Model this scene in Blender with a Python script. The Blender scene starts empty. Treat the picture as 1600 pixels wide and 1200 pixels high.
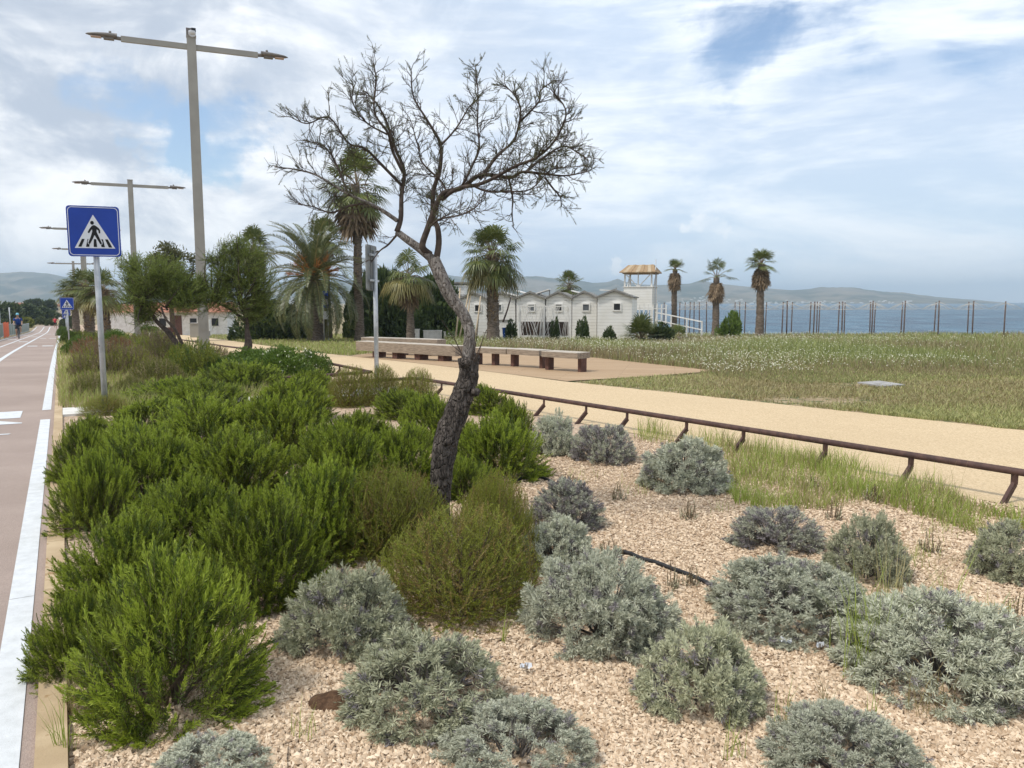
import bpy, math, random
import numpy as np
from mathutils import Vector, Matrix, noise as mnoise

R = math.radians
sc = bpy.context.scene
col = sc.collection
random.seed(7)

# ------------------------------------------------------------------ camera
EYE = 1.6
F = 1200.0                      # focal length in pixels of the 1600 px wide photograph
TH = math.atan(128 / F)         # the camera looks slightly down
cd = bpy.data.cameras.new('camera')
cam = bpy.data.objects.new('camera', cd)
col.objects.link(cam)
cd.sensor_width = 36.0
cd.lens = 36.0 * F / 1600
cd.clip_start = 0.05
cd.clip_end = 20000
cam.location = (0, 0, EYE)
cam.rotation_euler = (R(90) - TH, 0, 0)
sc.camera = cam

# ------------------------------------------------------------------ light
SUN_EL, SUN_AZ = R(57), R(-118)          # azimuth from +Y, negative = to the left
sv = sc.view_settings
sv.view_transform = 'Standard'
sv.look = 'None'
sv.exposure = 0.36
sv.gamma = 1.0
sv.use_curve_mapping = False
sd = bpy.data.lights.new('sun', 'SUN')
sd.energy = 2.3
sd.angle = R(6)
sd.color = (1.0, 0.95, 0.87)
sun = bpy.data.objects.new('sun', sd)
col.objects.link(sun)
sdir = Vector((math.sin(SUN_AZ) * math.cos(SUN_EL), math.cos(SUN_AZ) * math.cos(SUN_EL), math.sin(SUN_EL)))
sun.rotation_euler = sdir.to_track_quat('Z', 'Y').to_euler()
sun.location = (0, 0, 60)

w = bpy.data.worlds.new('World')
sc.world = w
w.use_nodes = True
nt = w.node_tree
nt.nodes.clear()


class NT:
    """small helper to write node trees"""
    def __init__(self, tree):
        self.t = tree

    def n(self, kind, **kw):
        nd = self.t.nodes.new(kind)
        for k, v in kw.items():
            if k.startswith('i_'):
                key = k[2:]
                key = int(key) if key.isdigit() else key
                if isinstance(v, bpy.types.NodeSocket):
                    self.t.links.new(v, nd.inputs[key])
                else:
                    nd.inputs[key].default_value = v
            else:
                setattr(nd, k, v)
        return nd

    def math(self, op, a, b=None, c=None, clamp=False):
        nd = self.t.nodes.new('ShaderNodeMath')
        nd.operation = op
        nd.use_clamp = clamp
        for i, v in enumerate((a, b, c)):
            if v is None:
                continue
            if isinstance(v, bpy.types.NodeSocket):
                self.t.links.new(v, nd.inputs[i])
            else:
                nd.inputs[i].default_value = v
        return nd.outputs[0]

    def mix(self, fac, a, b):
        nd = self.t.nodes.new('ShaderNodeMix')
        nd.data_type = 'RGBA'
        for k, v in ((0, fac), (6, a), (7, b)):
            if isinstance(v, bpy.types.NodeSocket):
                self.t.links.new(v, nd.inputs[k])
            else:
                nd.inputs[k].default_value = v if k == 0 else (v[0], v[1], v[2], 1)
        return nd.outputs[2]

    def step(self, v, lo, hi, a=0.0, b=1.0):
        nd = self.t.nodes.new('ShaderNodeMapRange')
        nd.interpolation_type = 'SMOOTHSTEP'
        self.t.links.new(v, nd.inputs[0])
        nd.inputs[1].default_value = lo
        nd.inputs[2].default_value = hi
        nd.inputs[3].default_value = a
        nd.inputs[4].default_value = b
        return nd.outputs[0]

    def noise(self, vec, scale, detail=6.0, rough=0.55, dist=0.0):
        nd = self.t.nodes.new('ShaderNodeTexNoise')
        if vec is not None:
            self.t.links.new(vec, nd.inputs['Vector'])
        nd.inputs['Scale'].default_value = scale
        nd.inputs['Detail'].default_value = detail
        nd.inputs['Roughness'].default_value = rough
        nd.inputs['Distortion'].default_value = dist
        return nd.outputs[0]


def ray(px, py):
    a = (px - 800) / F
    b = -(py - 600) / F
    return Vector((a, math.cos(TH) + b * math.sin(TH), b * math.cos(TH) - math.sin(TH)))


N = NT(nt)
tc = N.n('ShaderNodeTexCoord').outputs['Generated']
sep = N.n('ShaderNodeSeparateXYZ', i_0=tc)
zz = N.math('ADD', N.math('MAXIMUM', sep.outputs[2], 0.0), 0.16)
uv = N.n('ShaderNodeCombineXYZ', i_0=N.math('DIVIDE', sep.outputs[0], zz), i_1=N.math('DIVIDE', sep.outputs[1], zz)).outputs[0]
sky = N.n('ShaderNodeTexSky', sky_type='NISHITA', sun_disc=False, sun_elevation=SUN_EL, sun_rotation=SUN_AZ,
          altitude=0.0, air_density=1.0, dust_density=1.2, ozone_density=1.5)


wn = N.n('ShaderNodeTexNoise', i_0=tc)
wn.inputs['Scale'].default_value = 9.0
wn.inputs['Detail'].default_value = 7
wn.inputs['Roughness'].default_value = 0.62
wo_ = N.n('ShaderNodeVectorMath', operation='MULTIPLY_ADD', i_0=wn.outputs['Color'], i_1=(0.17, 0.17, 0.11), i_2=(-0.085, -0.085, -0.055))
tcw = N.n('ShaderNodeVectorMath', operation='NORMALIZE', i_0=N.n('ShaderNodeVectorMath', operation='ADD', i_0=tc, i_1=wo_.outputs[0]).outputs[0]).outputs[0]


def spot(px, py, r0, r1):
    """1 inside a soft cone of the sky round the given direction"""
    d = ray(px, py).normalized()
    dp = N.n('ShaderNodeVectorMath', operation='DOT_PRODUCT')
    nt.links.new(tcw, dp.inputs[0])
    dp.inputs[1].default_value = d
    return N.step(dp.outputs['Value'], math.cos(R(r1)), math.cos(R(r0)))


def stretched(sx_, sz_):
    return N.n('ShaderNodeMapping', i_0=tc, i_3=(sx_, sx_, sz_)).outputs[0]


big = N.noise(uv, 0.55, 7, 0.56, 0.35)
fine = N.noise(stretched(1.0, 3.6), 2.6, 10, 0.60, 0.45)
thin = N.noise(stretched(1.0, 6.0), 6.5, 8, 0.62, 0.5)
puff = N.noise(stretched(1.0, 1.7), 5.5, 10, 0.60, 0.5)
soft = N.noise(uv, 0.85, 4, 0.5, 0.6)
leftish = N.step(sep.outputs[0], -0.45, 0.20, 1.0, 0.0)
holes = N.math('MULTIPLY', spot(1240, 5, 0, 9), 0.22)
for px_, py_, r_, k_ in ((1575, 5, 6, 0.20), (1130, 75, 5, 0.12), (345, 205, 4.0, 0.26), (255, 185, 3.4, 0.22), (150, 118, 2.8, 0.18), (300, 275, 3.0, 0.14), (400, 285, 3, 0.14), (540, 300, 4, 0.10)):
    holes = N.math('ADD', holes, N.math('MULTIPLY', spot(px_, py_, 0, r_), k_))
cover = N.math('ADD', N.math('MULTIPLY', fine, 0.45), N.math('ADD', N.math('MULTIPLY', thin, 0.25), N.math('MULTIPLY', puff, 0.45)))
cover = N.math('ADD', N.math('SUBTRACT', cover, holes), 0.10)
mask = N.step(cover, 0.34, 0.56)
# tone of the cloud sheet: streaky to the right, heaped to the left
tone_r = N.math('ADD', N.math('MULTIPLY', fine, 0.55), N.math('ADD', N.math('MULTIPLY', thin, 0.30), N.math('MULTIPLY', soft, 0.15)))
tone_l = N.math('ADD', N.math('MULTIPLY', fine, 0.30), N.math('ADD', N.math('MULTIPLY', puff, 0.55), N.math('MULTIPLY', soft, 0.15)))
t_l = N.step(tone_l, 0.42, 0.60)
c_l = N.mix(t_l, (0.44, 0.50, 0.595), (0.98, 0.985, 0.99))
t_r = N.step(tone_r, 0.42, 0.60)
c_r = N.mix(t_r, (0.53, 0.635, 0.79), (0.86, 0.905, 0.96))
cloud = N.mix(leftish, c_r, c_l)
# smooth pale veil low over the sea
low = N.math('MULTIPLY', N.step(sep.outputs[2], 0.03, 0.24, 1.0, 0.0), N.step(sep.outputs[0], -0.10, 0.30))
veil = N.mix(N.step(fine, 0.38, 0.62), (0.60, 0.74, 0.86), (0.86, 0.92, 0.97))
cloud = N.mix(N.math('MULTIPLY', low, 0.75), cloud, veil)
hz = N.step(sep.outputs[2], 0.0, 0.14, 0.8, 0.0)
mask = N.math('MAXIMUM', mask, hz)
pf = None
for px_, py_, r_ in ((1100, 350, 1.5), (962, 408, 1.1)):
    q_ = N.step(N.math('ADD', N.math('MULTIPLY', spot(px_, py_, 0, r_), 0.40), puff), 0.66, 0.86)
    q_ = N.math('MULTIPLY', q_, N.step(spot(px_, py_, 0, r_), 0.0, 0.35))
    pf = q_ if pf is None else N.math('MAXIMUM', pf, q_)
cloud = N.mix(N.math('MULTIPLY', pf, 0.75), cloud, (0.90, 0.93, 0.96))
bgs = N.n('ShaderNodeBackground', i_0=sky.outputs[0], i_1=0.14)
bgc = N.n('ShaderNodeBackground', i_0=cloud, i_1=1.0)
mx = N.n('ShaderNodeMixShader', i_0=mask, i_1=bgs.outputs[0], i_2=bgc.outputs[0])
wo = N.n('ShaderNodeOutputWorld', i_0=mx.outputs[0])

sc.cycles.use_denoising = True
sc.cycles.denoising_prefilter = 'ACCURATE'
sc.cycles.max_bounces = 8
sc.cycles.diffuse_bounces = 3
sc.cycles.glossy_bounces = 2
sc.cycles.transmission_bounces = 3
sc.cycles.volume_bounces = 0
sc.cycles.sample_clamp_indirect = 6.0

# ------------------------------------------------------------------ terrain


def softp(u):
    return np.log1p(np.exp(-np.abs(u))) + np.maximum(u, 0)


def H(y):
    """the ground falls away gently with distance"""
    y = np.asarray(y, dtype=float)
    return -0.029 * (4 * softp((y - 20) / 4) - 5 * softp((y - 100) / 5))


def sstep(v):
    v = np.clip(v, 0, 1)
    return v * v * (3 - 2 * v)


def HX(x, y):
    x = np.asarray(x, dtype=float)
    y = np.asarray(y, dtype=float)
    return H(y) - 7.0 * sstep((y - 74) / 30) * sstep((x + 0.12 * y) / 10)


def G(px, py):
    r = ray(px, py)
    a, b = 0.1, 600.0
    for _ in range(60):
        m = (a + b) / 2
        if EYE + m * r.z - float(H(m * r.y)) > 0:
            a = m
        else:
            b = m
    return Vector((r.x * a, r.y * a, float(H(r.y * a))))


def PT(px, py, Y):
    r = ray(px, py)
    t = Y / r.y
    return Vector((r.x * t, Y, EYE + r.z * t))


ANG = R(30.3)                                     # heading of the cycle road
D2 = Vector((-math.sin(ANG), math.cos(ANG), 0))
N2 = Vector((math.cos(ANG), math.sin(ANG), 0))
O2 = G(30, 1200)
O2.z = 0


def ST(s, t, dz=0.0):
    p = O2 + D2 * s + N2 * t
    p.z = float(H(p.y)) + dz
    return p


def to_st(p):
    v = Vector((p.x - O2.x, p.y - O2.y, 0))
    return v.dot(D2), v.dot(N2)

# ------------------------------------------------------------------ object helpers


def tag(o, label=None, cat=None, group=None, kind=None):
    if label:
        o['label'] = label
    if cat:
        o['category'] = cat
    if group:
        o['group'] = group
    if kind:
        o['kind'] = kind
    return o


def thing(name, label, cat, loc=(0, 0, 0), rz=0.0, group=None):
    o = bpy.data.objects.new(name, None)
    col.objects.link(o)
    o.location = loc
    o.rotation_euler = (0, 0, rz)
    o.empty_display_size = 0.1
    return tag(o, label, cat, group)


def copy_tree(o, parent=None):
    c = o.copy()
    col.objects.link(c)
    c.parent = parent
    for ch in list(o.children):
        copy_tree(ch, c)
    return c


def unit(v):
    return v / np.maximum(np.linalg.norm(v, axis=-1, keepdims=True), 1e-9)


class MB:
    """collects shapes and links them as one mesh object"""
    def __init__(self):
        self.v = []
        self.n = 0
        self.f = []

    def add(self, V, Fc, mat=0, smooth=False):
        V = np.asarray(V, dtype=np.float64).reshape(-1, 3)
        Fc = np.asarray(Fc, dtype=np.int64)
        self.v.append(V)
        self.f.append((Fc + self.n, mat, smooth))
        self.n += len(V)
        return self

    def quads(self, Q, mat=0, smooth=False):
        Q = np.asarray(Q, dtype=np.float64).reshape(-1, 4, 3)
        return self.add(Q.reshape(-1, 3), np.arange(len(Q) * 4).reshape(-1, 4), mat, smooth)

    def tris(self, T, mat=0, smooth=False):
        T = np.asarray(T, dtype=np.float64).reshape(-1, 3, 3)
        return self.add(T.reshape(-1, 3), np.arange(len(T) * 3).reshape(-1, 3), mat, smooth)

    def poly(self, pts, mat=0):
        return self.add(pts, [list(range(len(pts)))], mat)

    def box(self, c, s, mat=0, M=None, taper=1.0):
        x, y, z = (k / 2 for k in s)
        V = np.array([(-x, -y, -z), (x, -y, -z), (x, y, -z), (-x, y, -z), (-x * taper, -y * taper, z), (x * taper, -y * taper, z), (x * taper, y * taper, z), (-x * taper, y * taper, z)])
        if M is not None:
            A = np.array(M.to_3x3())
            V = V @ A.T
        V = V + np.array(c, dtype=float)
        return self.add(V, [(0, 3, 2, 1), (4, 5, 6, 7), (0, 1, 5, 4), (1, 2, 6, 5), (2, 3, 7, 6), (3, 0, 4, 7)], mat)

    def bar(self, a, b, wx, wz=None, mat=0):
        """square bar between two points"""
        a, b = Vector(a), Vector(b)
        wz = wz or wx
        d = b - a
        q = d.to_track_quat('Y', 'Z').to_matrix()
        return self.box((a + b) / 2, (wx, d.length, wz), mat, q)

    def tube(self, pts, radii, sides=8, mat=0, cap=True, smooth=True):
        P = np.array([tuple(p) for p in pts], dtype=float)
        k = len(P)
        rad = np.full(k, radii, dtype=float) if np.isscalar(radii) else np.asarray(radii, dtype=float)
        T = np.gradient(P, axis=0)
        T = unit(T)
        up = np.array((0.0, 0.0, 1.0)) if abs(T[0][2]) < 0.9 else np.array((1.0, 0.0, 0.0))
        n1 = unit(np.cross(T[0], up))
        V = []
        for i in range(k):
            n1 = unit(n1 - T[i] * np.dot(n1, T[i]))
            n2 = np.cross(T[i], n1)
            a = np.arange(sides) * 2 * math.pi / sides
            V.append(P[i] + rad[i] * (np.cos(a)[:, None] * n1 + np.sin(a)[:, None] * n2))
        V = np.concatenate(V)
        i = np.arange(k - 1)[:, None] * sides
        j = np.arange(sides)[None, :]
        j2 = (j + 1) % sides
        Fc = np.stack([i + j, i + j2, i + sides + j2, i + sides + j], -1).reshape(-1, 4)
        self.add(V, Fc, mat, smooth)
        if cap:
            b = self.n - len(V)
            self.f.append((np.array([list(range(b, b + sides))[::-1]]), mat, False))
            self.f.append((np.array([list(range(b + (k - 1) * sides, b + k * sides))]), mat, False))
        return self

    def lathe(self, prof, c=(0, 0, 0), sides=16, mat=0, sx=1.0, sy=1.0, smooth=True):
        a = np.arange(sides) * 2 * math.pi / sides
        V = np.concatenate([np.stack([r * np.cos(a) * sx, r * np.sin(a) * sy, np.full(sides, z)], -1) for r, z in prof]) + np.array(c, dtype=float)
        k = len(prof)
        i = np.arange(k - 1)[:, None] * sides
        j = np.arange(sides)[None, :]
        j2 = (j + 1) % sides
        Fc = np.stack([i + j, i + j2, i + sides + j2, i + sides + j], -1).reshape(-1, 4)
        return self.add(V, Fc, mat, smooth)

    def prism(self, outline, y0, y1, mat=0):
        """outline in local x,z; extruded along y"""
        k = len(outline)
        A = [(x, y0, z) for x, z in outline]
        B = [(x, y1, z) for x, z in outline]
        self.add(A + B, [list(range(k))], mat)
        b = self.n - 2 * k
        self.f.append((np.array([list(range(b + k, b + 2 * k))[::-1]]), mat, False))
        self.f.append((np.array([(b + i, b + k + i, b + k + (i + 1) % k, b + (i + 1) % k) for i in range(k)]), mat, False))
        return self

    def mesh(self, name, mats):
        me = bpy.data.meshes.new(name)
        V = np.concatenate(self.v)
        me.vertices.add(len(V))
        me.vertices.foreach_set('co', V.ravel().astype(np.float32))
        li, ls, mi, sm = [], [], [], []
        o = 0
        for Fc, m, s in self.f:
            if Fc.ndim == 1:
                Fc = Fc[None, :]
            n, k = Fc.shape
            li.append(Fc.ravel())
            ls.append(o + np.arange(n) * k)
            mi.append(np.full(n, m))
            sm.append(np.full(n, s))
            o += n * k
        li, ls, mi, sm = (np.concatenate(q) for q in (li, ls, mi, sm))
        me.loops.add(len(li))
        me.loops.foreach_set('vertex_index', li.astype(np.int32))
        me.polygons.add(len(ls))
        me.polygons.foreach_set('loop_start', ls.astype(np.int32))
        for m in mats:
            me.materials.append(m)
        me.polygons.foreach_set('material_index', mi.astype(np.int32))
        me.polygons.foreach_set('use_smooth', sm.astype(bool))
        me.update(calc_edges=True)
        return me

    def build(self, name, mats, parent=None, loc=None):
        mats = mats if isinstance(mats, (list, tuple)) else [mats]
        o = bpy.data.objects.new(name, self.mesh(name, mats))
        col.objects.link(o)
        if parent is not None:
            o.parent = parent
        if loc is not None:
            o.location = loc
        return o


def place(name, me, loc, rz=0.0, scale=(1, 1, 1), label=None, cat=None, group=None, kind=None):
    o = bpy.data.objects.new(name, me)
    col.objects.link(o)
    o.location = loc
    o.rotation_euler = (0, 0, rz)
    o.scale = scale
    return tag(o, label, cat, group, kind)

# ------------------------------------------------------------------ materials


def mat_new(name):
    m = bpy.data.materials.new(name)
    m.use_nodes = True
    t = m.node_tree
    t.nodes.clear()
    k = NT(t)
    out = k.n('ShaderNodeOutputMaterial')
    return m, k, out


def pbsdf(k, out, color, rough=0.7, spec=0.3, metal=0.0, normal=None):
    p = k.n('ShaderNodeBsdfPrincipled')
    for key, v in (('Base Color', color), ('Roughness', rough), ('Specular IOR Level', spec), ('Metallic', metal)):
        if isinstance(v, bpy.types.NodeSocket):
            k.t.links.new(v, p.inputs[key])
        elif key == 'Base Color':
            p.inputs[key].default_value = (v[0], v[1], v[2], 1)
        else:
            p.inputs[key].default_value = v
    if normal is not None:
        k.t.links.new(normal, p.inputs['Normal'])
    k.t.links.new(p.outputs[0], out.inputs[0])
    return p


def bump(k, h, strength, dist):
    b = k.n('ShaderNodeBump')
    b.inputs['Strength'].default_value = strength
    b.inputs['Distance'].default_value = dist
    k.t.links.new(h, b.inputs['Height'])
    return b.outputs[0]


def MAT(name, a, b=None, scale=8.0, lo=0.35, hi=0.65, rough=0.75, spec=0.3, metal=0.0, bmp=0.0, bscale=None, bdist=0.01, detail=6, stretch=None, c=None, cscale=40, cthr=0.62):
    m, k, out = mat_new(name)
    co = k.n('ShaderNodeTexCoord').outputs['Object']
    if stretch:
        co = k.n('ShaderNodeMapping', i_0=co, i_3=stretch).outputs[0]
    colr = a
    if b is not None:
        colr = k.mix(k.step(k.noise(co, scale, detail), lo, hi), a, b)
    if c is not None:
        colr = k.mix(k.step(k.noise(co, cscale, 4), cthr, cthr + 0.08), colr, c)
    nrm = None
    if bmp:
        nrm = bump(k, k.noise(co, bscale or scale * 4, 8, 0.6), bmp, bdist)
    pbsdf(k, out, colr, rough, spec, metal, nrm)
    return m


def LEAF(name, a, b, trans=0.25, rough=0.5, spec=0.35, var=0.25):
    """leaf colour varies from leaf to leaf and a little from plant to plant"""
    m, k, out = mat_new(name)
    g = k.n('ShaderNodeNewGeometry')
    oi = k.n('ShaderNodeObjectInfo')
    c = k.mix(g.outputs['Random Per Island'], a, b)
    v = k.math('MULTIPLY_ADD', oi.outputs['Random'], var, 1 - var / 2)
    hs = k.n('ShaderNodeHueSaturation', i_2=v, i_4=c)
    p = k.n('ShaderNodeBsdfPrincipled', i_0=hs.outputs[0])
    p.inputs['Roughness'].default_value = rough
    p.inputs['Specular IOR Level'].default_value = spec
    tr = k.n('ShaderNodeBsdfTranslucent', i_0=hs.outputs[0])
    ms = k.n('ShaderNodeMixShader', i_0=trans, i_1=p.outputs[0], i_2=tr.outputs[0])
    k.t.links.new(ms.outputs[0], out.inputs[0])
    return m


m_soil = MAT('soil', (0.27, 0.20, 0.12), (0.38, 0.30, 0.185), 1.2, rough=0.95, bmp=0.6, bscale=30, bdist=0.02, c=(0.09, 0.11, 0.04), cscale=3.0, cthr=0.5)
m_asph = None


def road_mat():
    m, k, out = mat_new('cycle_asphalt')
    co = k.n('ShaderNodeTexCoord').outputs['Object']
    vor = k.n('ShaderNodeTexVoronoi', i_0=co)
    vor.inputs['Scale'].default_value = 170
    c = k.mix(k.step(k.noise(co, 0.45, 8, 0.65), 0.36, 0.64), (0.325, 0.25, 0.212), (0.41, 0.322, 0.275))
    c = k.mix(k.math('MULTIPLY', k.n('ShaderNodeSeparateColor', i_0=vor.outputs['Color']).outputs[0], 0.55), c, (0.235, 0.188, 0.168))
    c = k.mix(k.step(k.noise(co, 400, 2), 0.6, 0.7), c, (0.45, 0.38, 0.33))
    pbsdf(k, out, c, 0.85, 0.3, 0, bump(k, vor.outputs['Distance'], 0.5, 0.004))
    return m


def paint_mat():
    m, k, out = mat_new('road_paint')
    co = k.n('ShaderNodeTexCoord').outputs['Object']
    c = k.mix(k.step(k.noise(co, 9, 8, 0.7), 0.35, 0.75), (0.66, 0.68, 0.70), (0.52, 0.54, 0.55))
    c = k.mix(k.step(k.noise(co, 260, 3), 0.63, 0.72), c, (0.42, 0.37, 0.34))
    pbsdf(k, out, c, 0.7, 0.3, 0, bump(k, k.noise(co, 220, 3), 0.5, 0.003))
    return m


def agg_mat(name, a, b, dark, sc1, bd=0.004):
    """rolled aggregate surface"""
    m, k, out = mat_new(name)
    co = k.n('ShaderNodeTexCoord').outputs['Object']
    vor = k.n('ShaderNodeTexVoronoi', i_0=co)
    vor.inputs['Scale'].default_value = sc1
    r = k.n('ShaderNodeSeparateColor', i_0=vor.outputs['Color'])
    c = k.mix(r.outputs[0], a, b)
    c = k.mix(k.step(r.outputs[1], 0.80, 0.9, 0.0, 0.8), c, dark)
    c = k.mix(k.step(k.noise(co, 0.35, 5), 0.35, 0.75, 0.0, 0.25), c, dark)
    pbsdf(k, out, c, 0.9, 0.2, 0, bump(k, vor.outputs['Distance'], 0.7, bd))
    return m


def deck_mat():
    m, k, out = mat_new('plaza_planks')
    co = k.n('ShaderNodeTexCoord').outputs['Object']
    rot = k.n('ShaderNodeMapping', i_0=co, i_2=(0, 0, R(12))).outputs[0]
    br = k.n('ShaderNodeTexBrick', i_0=rot)
    br.inputs['Scale'].default_value = 1.0
    br.inputs['Color1'].default_value = (0.37, 0.255, 0.155, 1)
    br.inputs['Color2'].default_value = (0.43, 0.305, 0.19, 1)
    br.inputs['Mortar'].default_value = (0.26, 0.18, 0.11, 1)
    br.inputs['Mortar Size'].default_value = 0.008
    br.inputs['Brick Width'].default_value = 2.4
    br.inputs['Row Height'].default_value = 0.2
    c = k.mix(k.step(k.noise(co, 1.5, 6), 0.4, 0.7, 0, 0.35), br.outputs[0], (0.36, 0.24, 0.14))
    pbsdf(k, out, c, 0.85, 0.2)
    return m


def siding_mat():
    m, k, out = mat_new('white_siding')
    co = k.n('ShaderNodeTexCoord').outputs['Object']
    z = k.n('ShaderNodeSeparateXYZ', i_0=co).outputs[2]
    saw = k.math('FRACT', k.math('MULTIPLY', z, 5.2))
    c = k.mix(k.step(k.noise(co, 1.2, 6), 0.4, 0.75, 0, 0.5), (0.85, 0.84, 0.81), (0.70, 0.67, 0.60))
    c = k.mix(k.step(saw, 0.86, 0.95, 0.0, 0.55), c, (0.42, 0.40, 0.36))
    pbsdf(k, out, c, 0.6, 0.3, 0, bump(k, saw, 0.8, 0.03))
    return m


def sea_mat():
    m, k, out = mat_new('sea_water')
    co = k.n('ShaderNodeTexCoord').outputs['Object']
    st = k.n('ShaderNodeMapping', i_0=co, i_3=(0.5, 1.0, 1.0)).outputs[0]
    n1 = k.noise(st, 0.16, 7, 0.62, 0.6)
    n2 = k.noise(st, 0.7, 5, 0.6, 0.3)
    hgt = k.math('ADD', n1, k.math('MULTIPLY', n2, 0.4))
    foam = k.step(k.noise(k.n('ShaderNodeMapping', i_0=co, i_3=(0.28, 0.06, 1.0)).outputs[0], 1.0, 7, 0.72), 0.62, 0.70)
    c = k.mix(k.step(k.noise(co, 0.02, 4), 0.35, 0.65), (0.032, 0.105, 0.165), (0.065, 0.155, 0.225))
    c = k.mix(foam, c, (0.75, 0.8, 0.84))
    c = k.mix(k.step(k.noise(k.n('ShaderNodeMapping', i_0=co, i_3=(0.16, 0.040, 1.0)).outputs[0], 1.0, 6, 0.65), 0.40, 0.60, 0.0, 0.85), c, (0.008, 0.038, 0.075))
    pbsdf(k, out, c, 0.30, 0.25, 0, bump(k, hgt, 1.0, 3.0))
    return m


def hill_mat():
    m, k, out = mat_new('hill_slopes')
    co = k.n('ShaderNodeTexCoord').outputs['Object']
    c = k.mix(k.step(k.noise(co, 0.006, 8, 0.6), 0.38, 0.62), (0.055, 0.07, 0.045), (0.20, 0.17, 0.12))
    c = k.mix(k.step(k.noise(co, 0.02, 6, 0.6), 0.60, 0.72), c, (0.30, 0.26, 0.21))
    pbsdf(k, out, c, 0.95, 0.1)
    return m


m_road = road_mat()
m_paint = paint_mat()
m_path = agg_mat('sand_path', (0.51, 0.38, 0.228), (0.67, 0.525, 0.34), (0.44, 0.33, 0.20), 75)
m_deck = deck_mat()
m_gravbase = agg_mat('gravel_base', (0.40, 0.29, 0.20), (0.66, 0.51, 0.38), (0.20, 0.13, 0.085), 62, 0.015)
m_pebble = LEAF('pebble', (0.40, 0.283, 0.183), (0.78, 0.632, 0.468), 0.0, 0.85, 0.2, 0.0)
m_kerb = MAT('kerb_stone', (0.40, 0.295, 0.18), (0.53, 0.41, 0.265), 3.0, rough=0.9, bmp=0.5, bscale=60, bdist=0.006, c=(0.30, 0.19, 0.09), cscale=12, cthr=0.62)
m_white_slab = MAT('white_concrete', (0.72, 0.70, 0.66), (0.60, 0.58, 0.54), 4, rough=0.85)
m_sea = sea_mat()
m_hill = hill_mat()
m_siding = siding_mat()
m_white = MAT('white_paint', (0.74, 0.73, 0.70), (0.62, 0.60, 0.56), 3, rough=0.6)
m_roofgrey = MAT('grey_roof_felt', (0.17, 0.165, 0.155), (0.25, 0.24, 0.22), 5, rough=0.9)
m_dark = MAT('dark_opening', (0.02, 0.02, 0.022), rough=0.5)
m_glass = MAT('window_glass', (0.10, 0.11, 0.12), rough=0.15, spec=0.6)
m_lamp = MAT('lamp_post_paint', (0.27, 0.255, 0.225), (0.31, 0.295, 0.26), 1.5, rough=0.5, spec=0.4)
m_lamphead = MAT('lamp_head_metal', (0.14, 0.125, 0.115), (0.18, 0.165, 0.15), 6, rough=0.5)
m_lens = MAT('lamp_lens', (0.42, 0.30, 0.26), (0.50, 0.38, 0.33), 20, rough=0.3)
m_galv = MAT('galvanised_steel', (0.36, 0.38, 0.40), (0.48, 0.50, 0.52), 7, rough=0.45, metal=0.35, spec=0.5, c=(0.12, 0.10, 0.09), cscale=16, cthr=0.66)
m_blue = MAT('sign_blue', (0.002, 0.035, 0.28), (0.003, 0.040, 0.31), 4, rough=0.4, spec=0.4)
m_signwhite = MAT('sign_white', (0.62, 0.64, 0.68), rough=0.45)
m_signblack = MAT('sign_black', (0.006, 0.006, 0.007), rough=0.5)
m_signgrey = MAT('sign_back_grey', (0.14, 0.15, 0.15), (0.20, 0.21, 0.21), 5, rough=0.6)
m_rust = MAT('rusty_rail_steel', (0.060, 0.034, 0.030), (0.10, 0.055, 0.045), 14, rough=0.7, spec=0.35, bmp=0.3, bscale=120, bdist=0.002)
m_wood = MAT('weathered_bench_wood', (0.21, 0.165, 0.125), (0.33, 0.27, 0.21), 5, rough=0.8, stretch=(1, 9, 9), bmp=0.3, bscale=30, bdist=0.004)
m_woodtop = MAT('pale_bench_top', (0.42, 0.37, 0.31), (0.52, 0.47, 0.40), 5, rough=0.85, stretch=(1, 9, 9))  # seat tops coloured paler than the seat sides
m_benchleg = MAT('rust_brown_leg', (0.085, 0.042, 0.032), (0.13, 0.065, 0.05), 10, rough=0.7)
m_palmtrunk = MAT('palm_trunk', (0.10, 0.08, 0.062), (0.21, 0.17, 0.135), 6, rough=0.95, bmp=0.8, bscale=20, bdist=0.05, stretch=(1, 1, 3))
m_thatch = MAT('thatch_wood', (0.25, 0.165, 0.09), (0.40, 0.28, 0.165), 8, rough=0.9, stretch=(6, 1, 1))
m_pole = MAT('parasol_pole_wood', (0.085, 0.06, 0.05), (0.15, 0.11, 0.09), 6, rough=0.8)
m_rope = MAT('pale_rib', (0.48, 0.48, 0.46), (0.58, 0.57, 0.55), 6, rough=0.8)
m_bamboo = MAT('peeled_stake_wood', (0.55, 0.44, 0.31), (0.66, 0.55, 0.41), 6, rough=0.8)
m_bin = MAT('blue_plastic', (0.012, 0.06, 0.26), rough=0.4)
m_hose = MAT('black_hose', (0.012, 0.012, 0.013), (0.03, 0.03, 0.032), 20, rough=0.6)
m_tile = MAT('terracotta_tiles', (0.27, 0.11, 0.07), (0.40, 0.19, 0.12), 6, rough=0.9)
m_slab = MAT('grey_slab', (0.28, 0.27, 0.26), (0.37, 0.36, 0.35), 6, rough=0.9)
m_orange = MAT('orange_netting', (0.72, 0.13, 0.05), (0.80, 0.20, 0.09), 9, rough=0.8)
m_fencegreen = MAT('green_fence_mesh', (0.19, 0.24, 0.20), (0.30, 0.34, 0.30), 12, rough=0.8)
m_bark_dark = None


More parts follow.
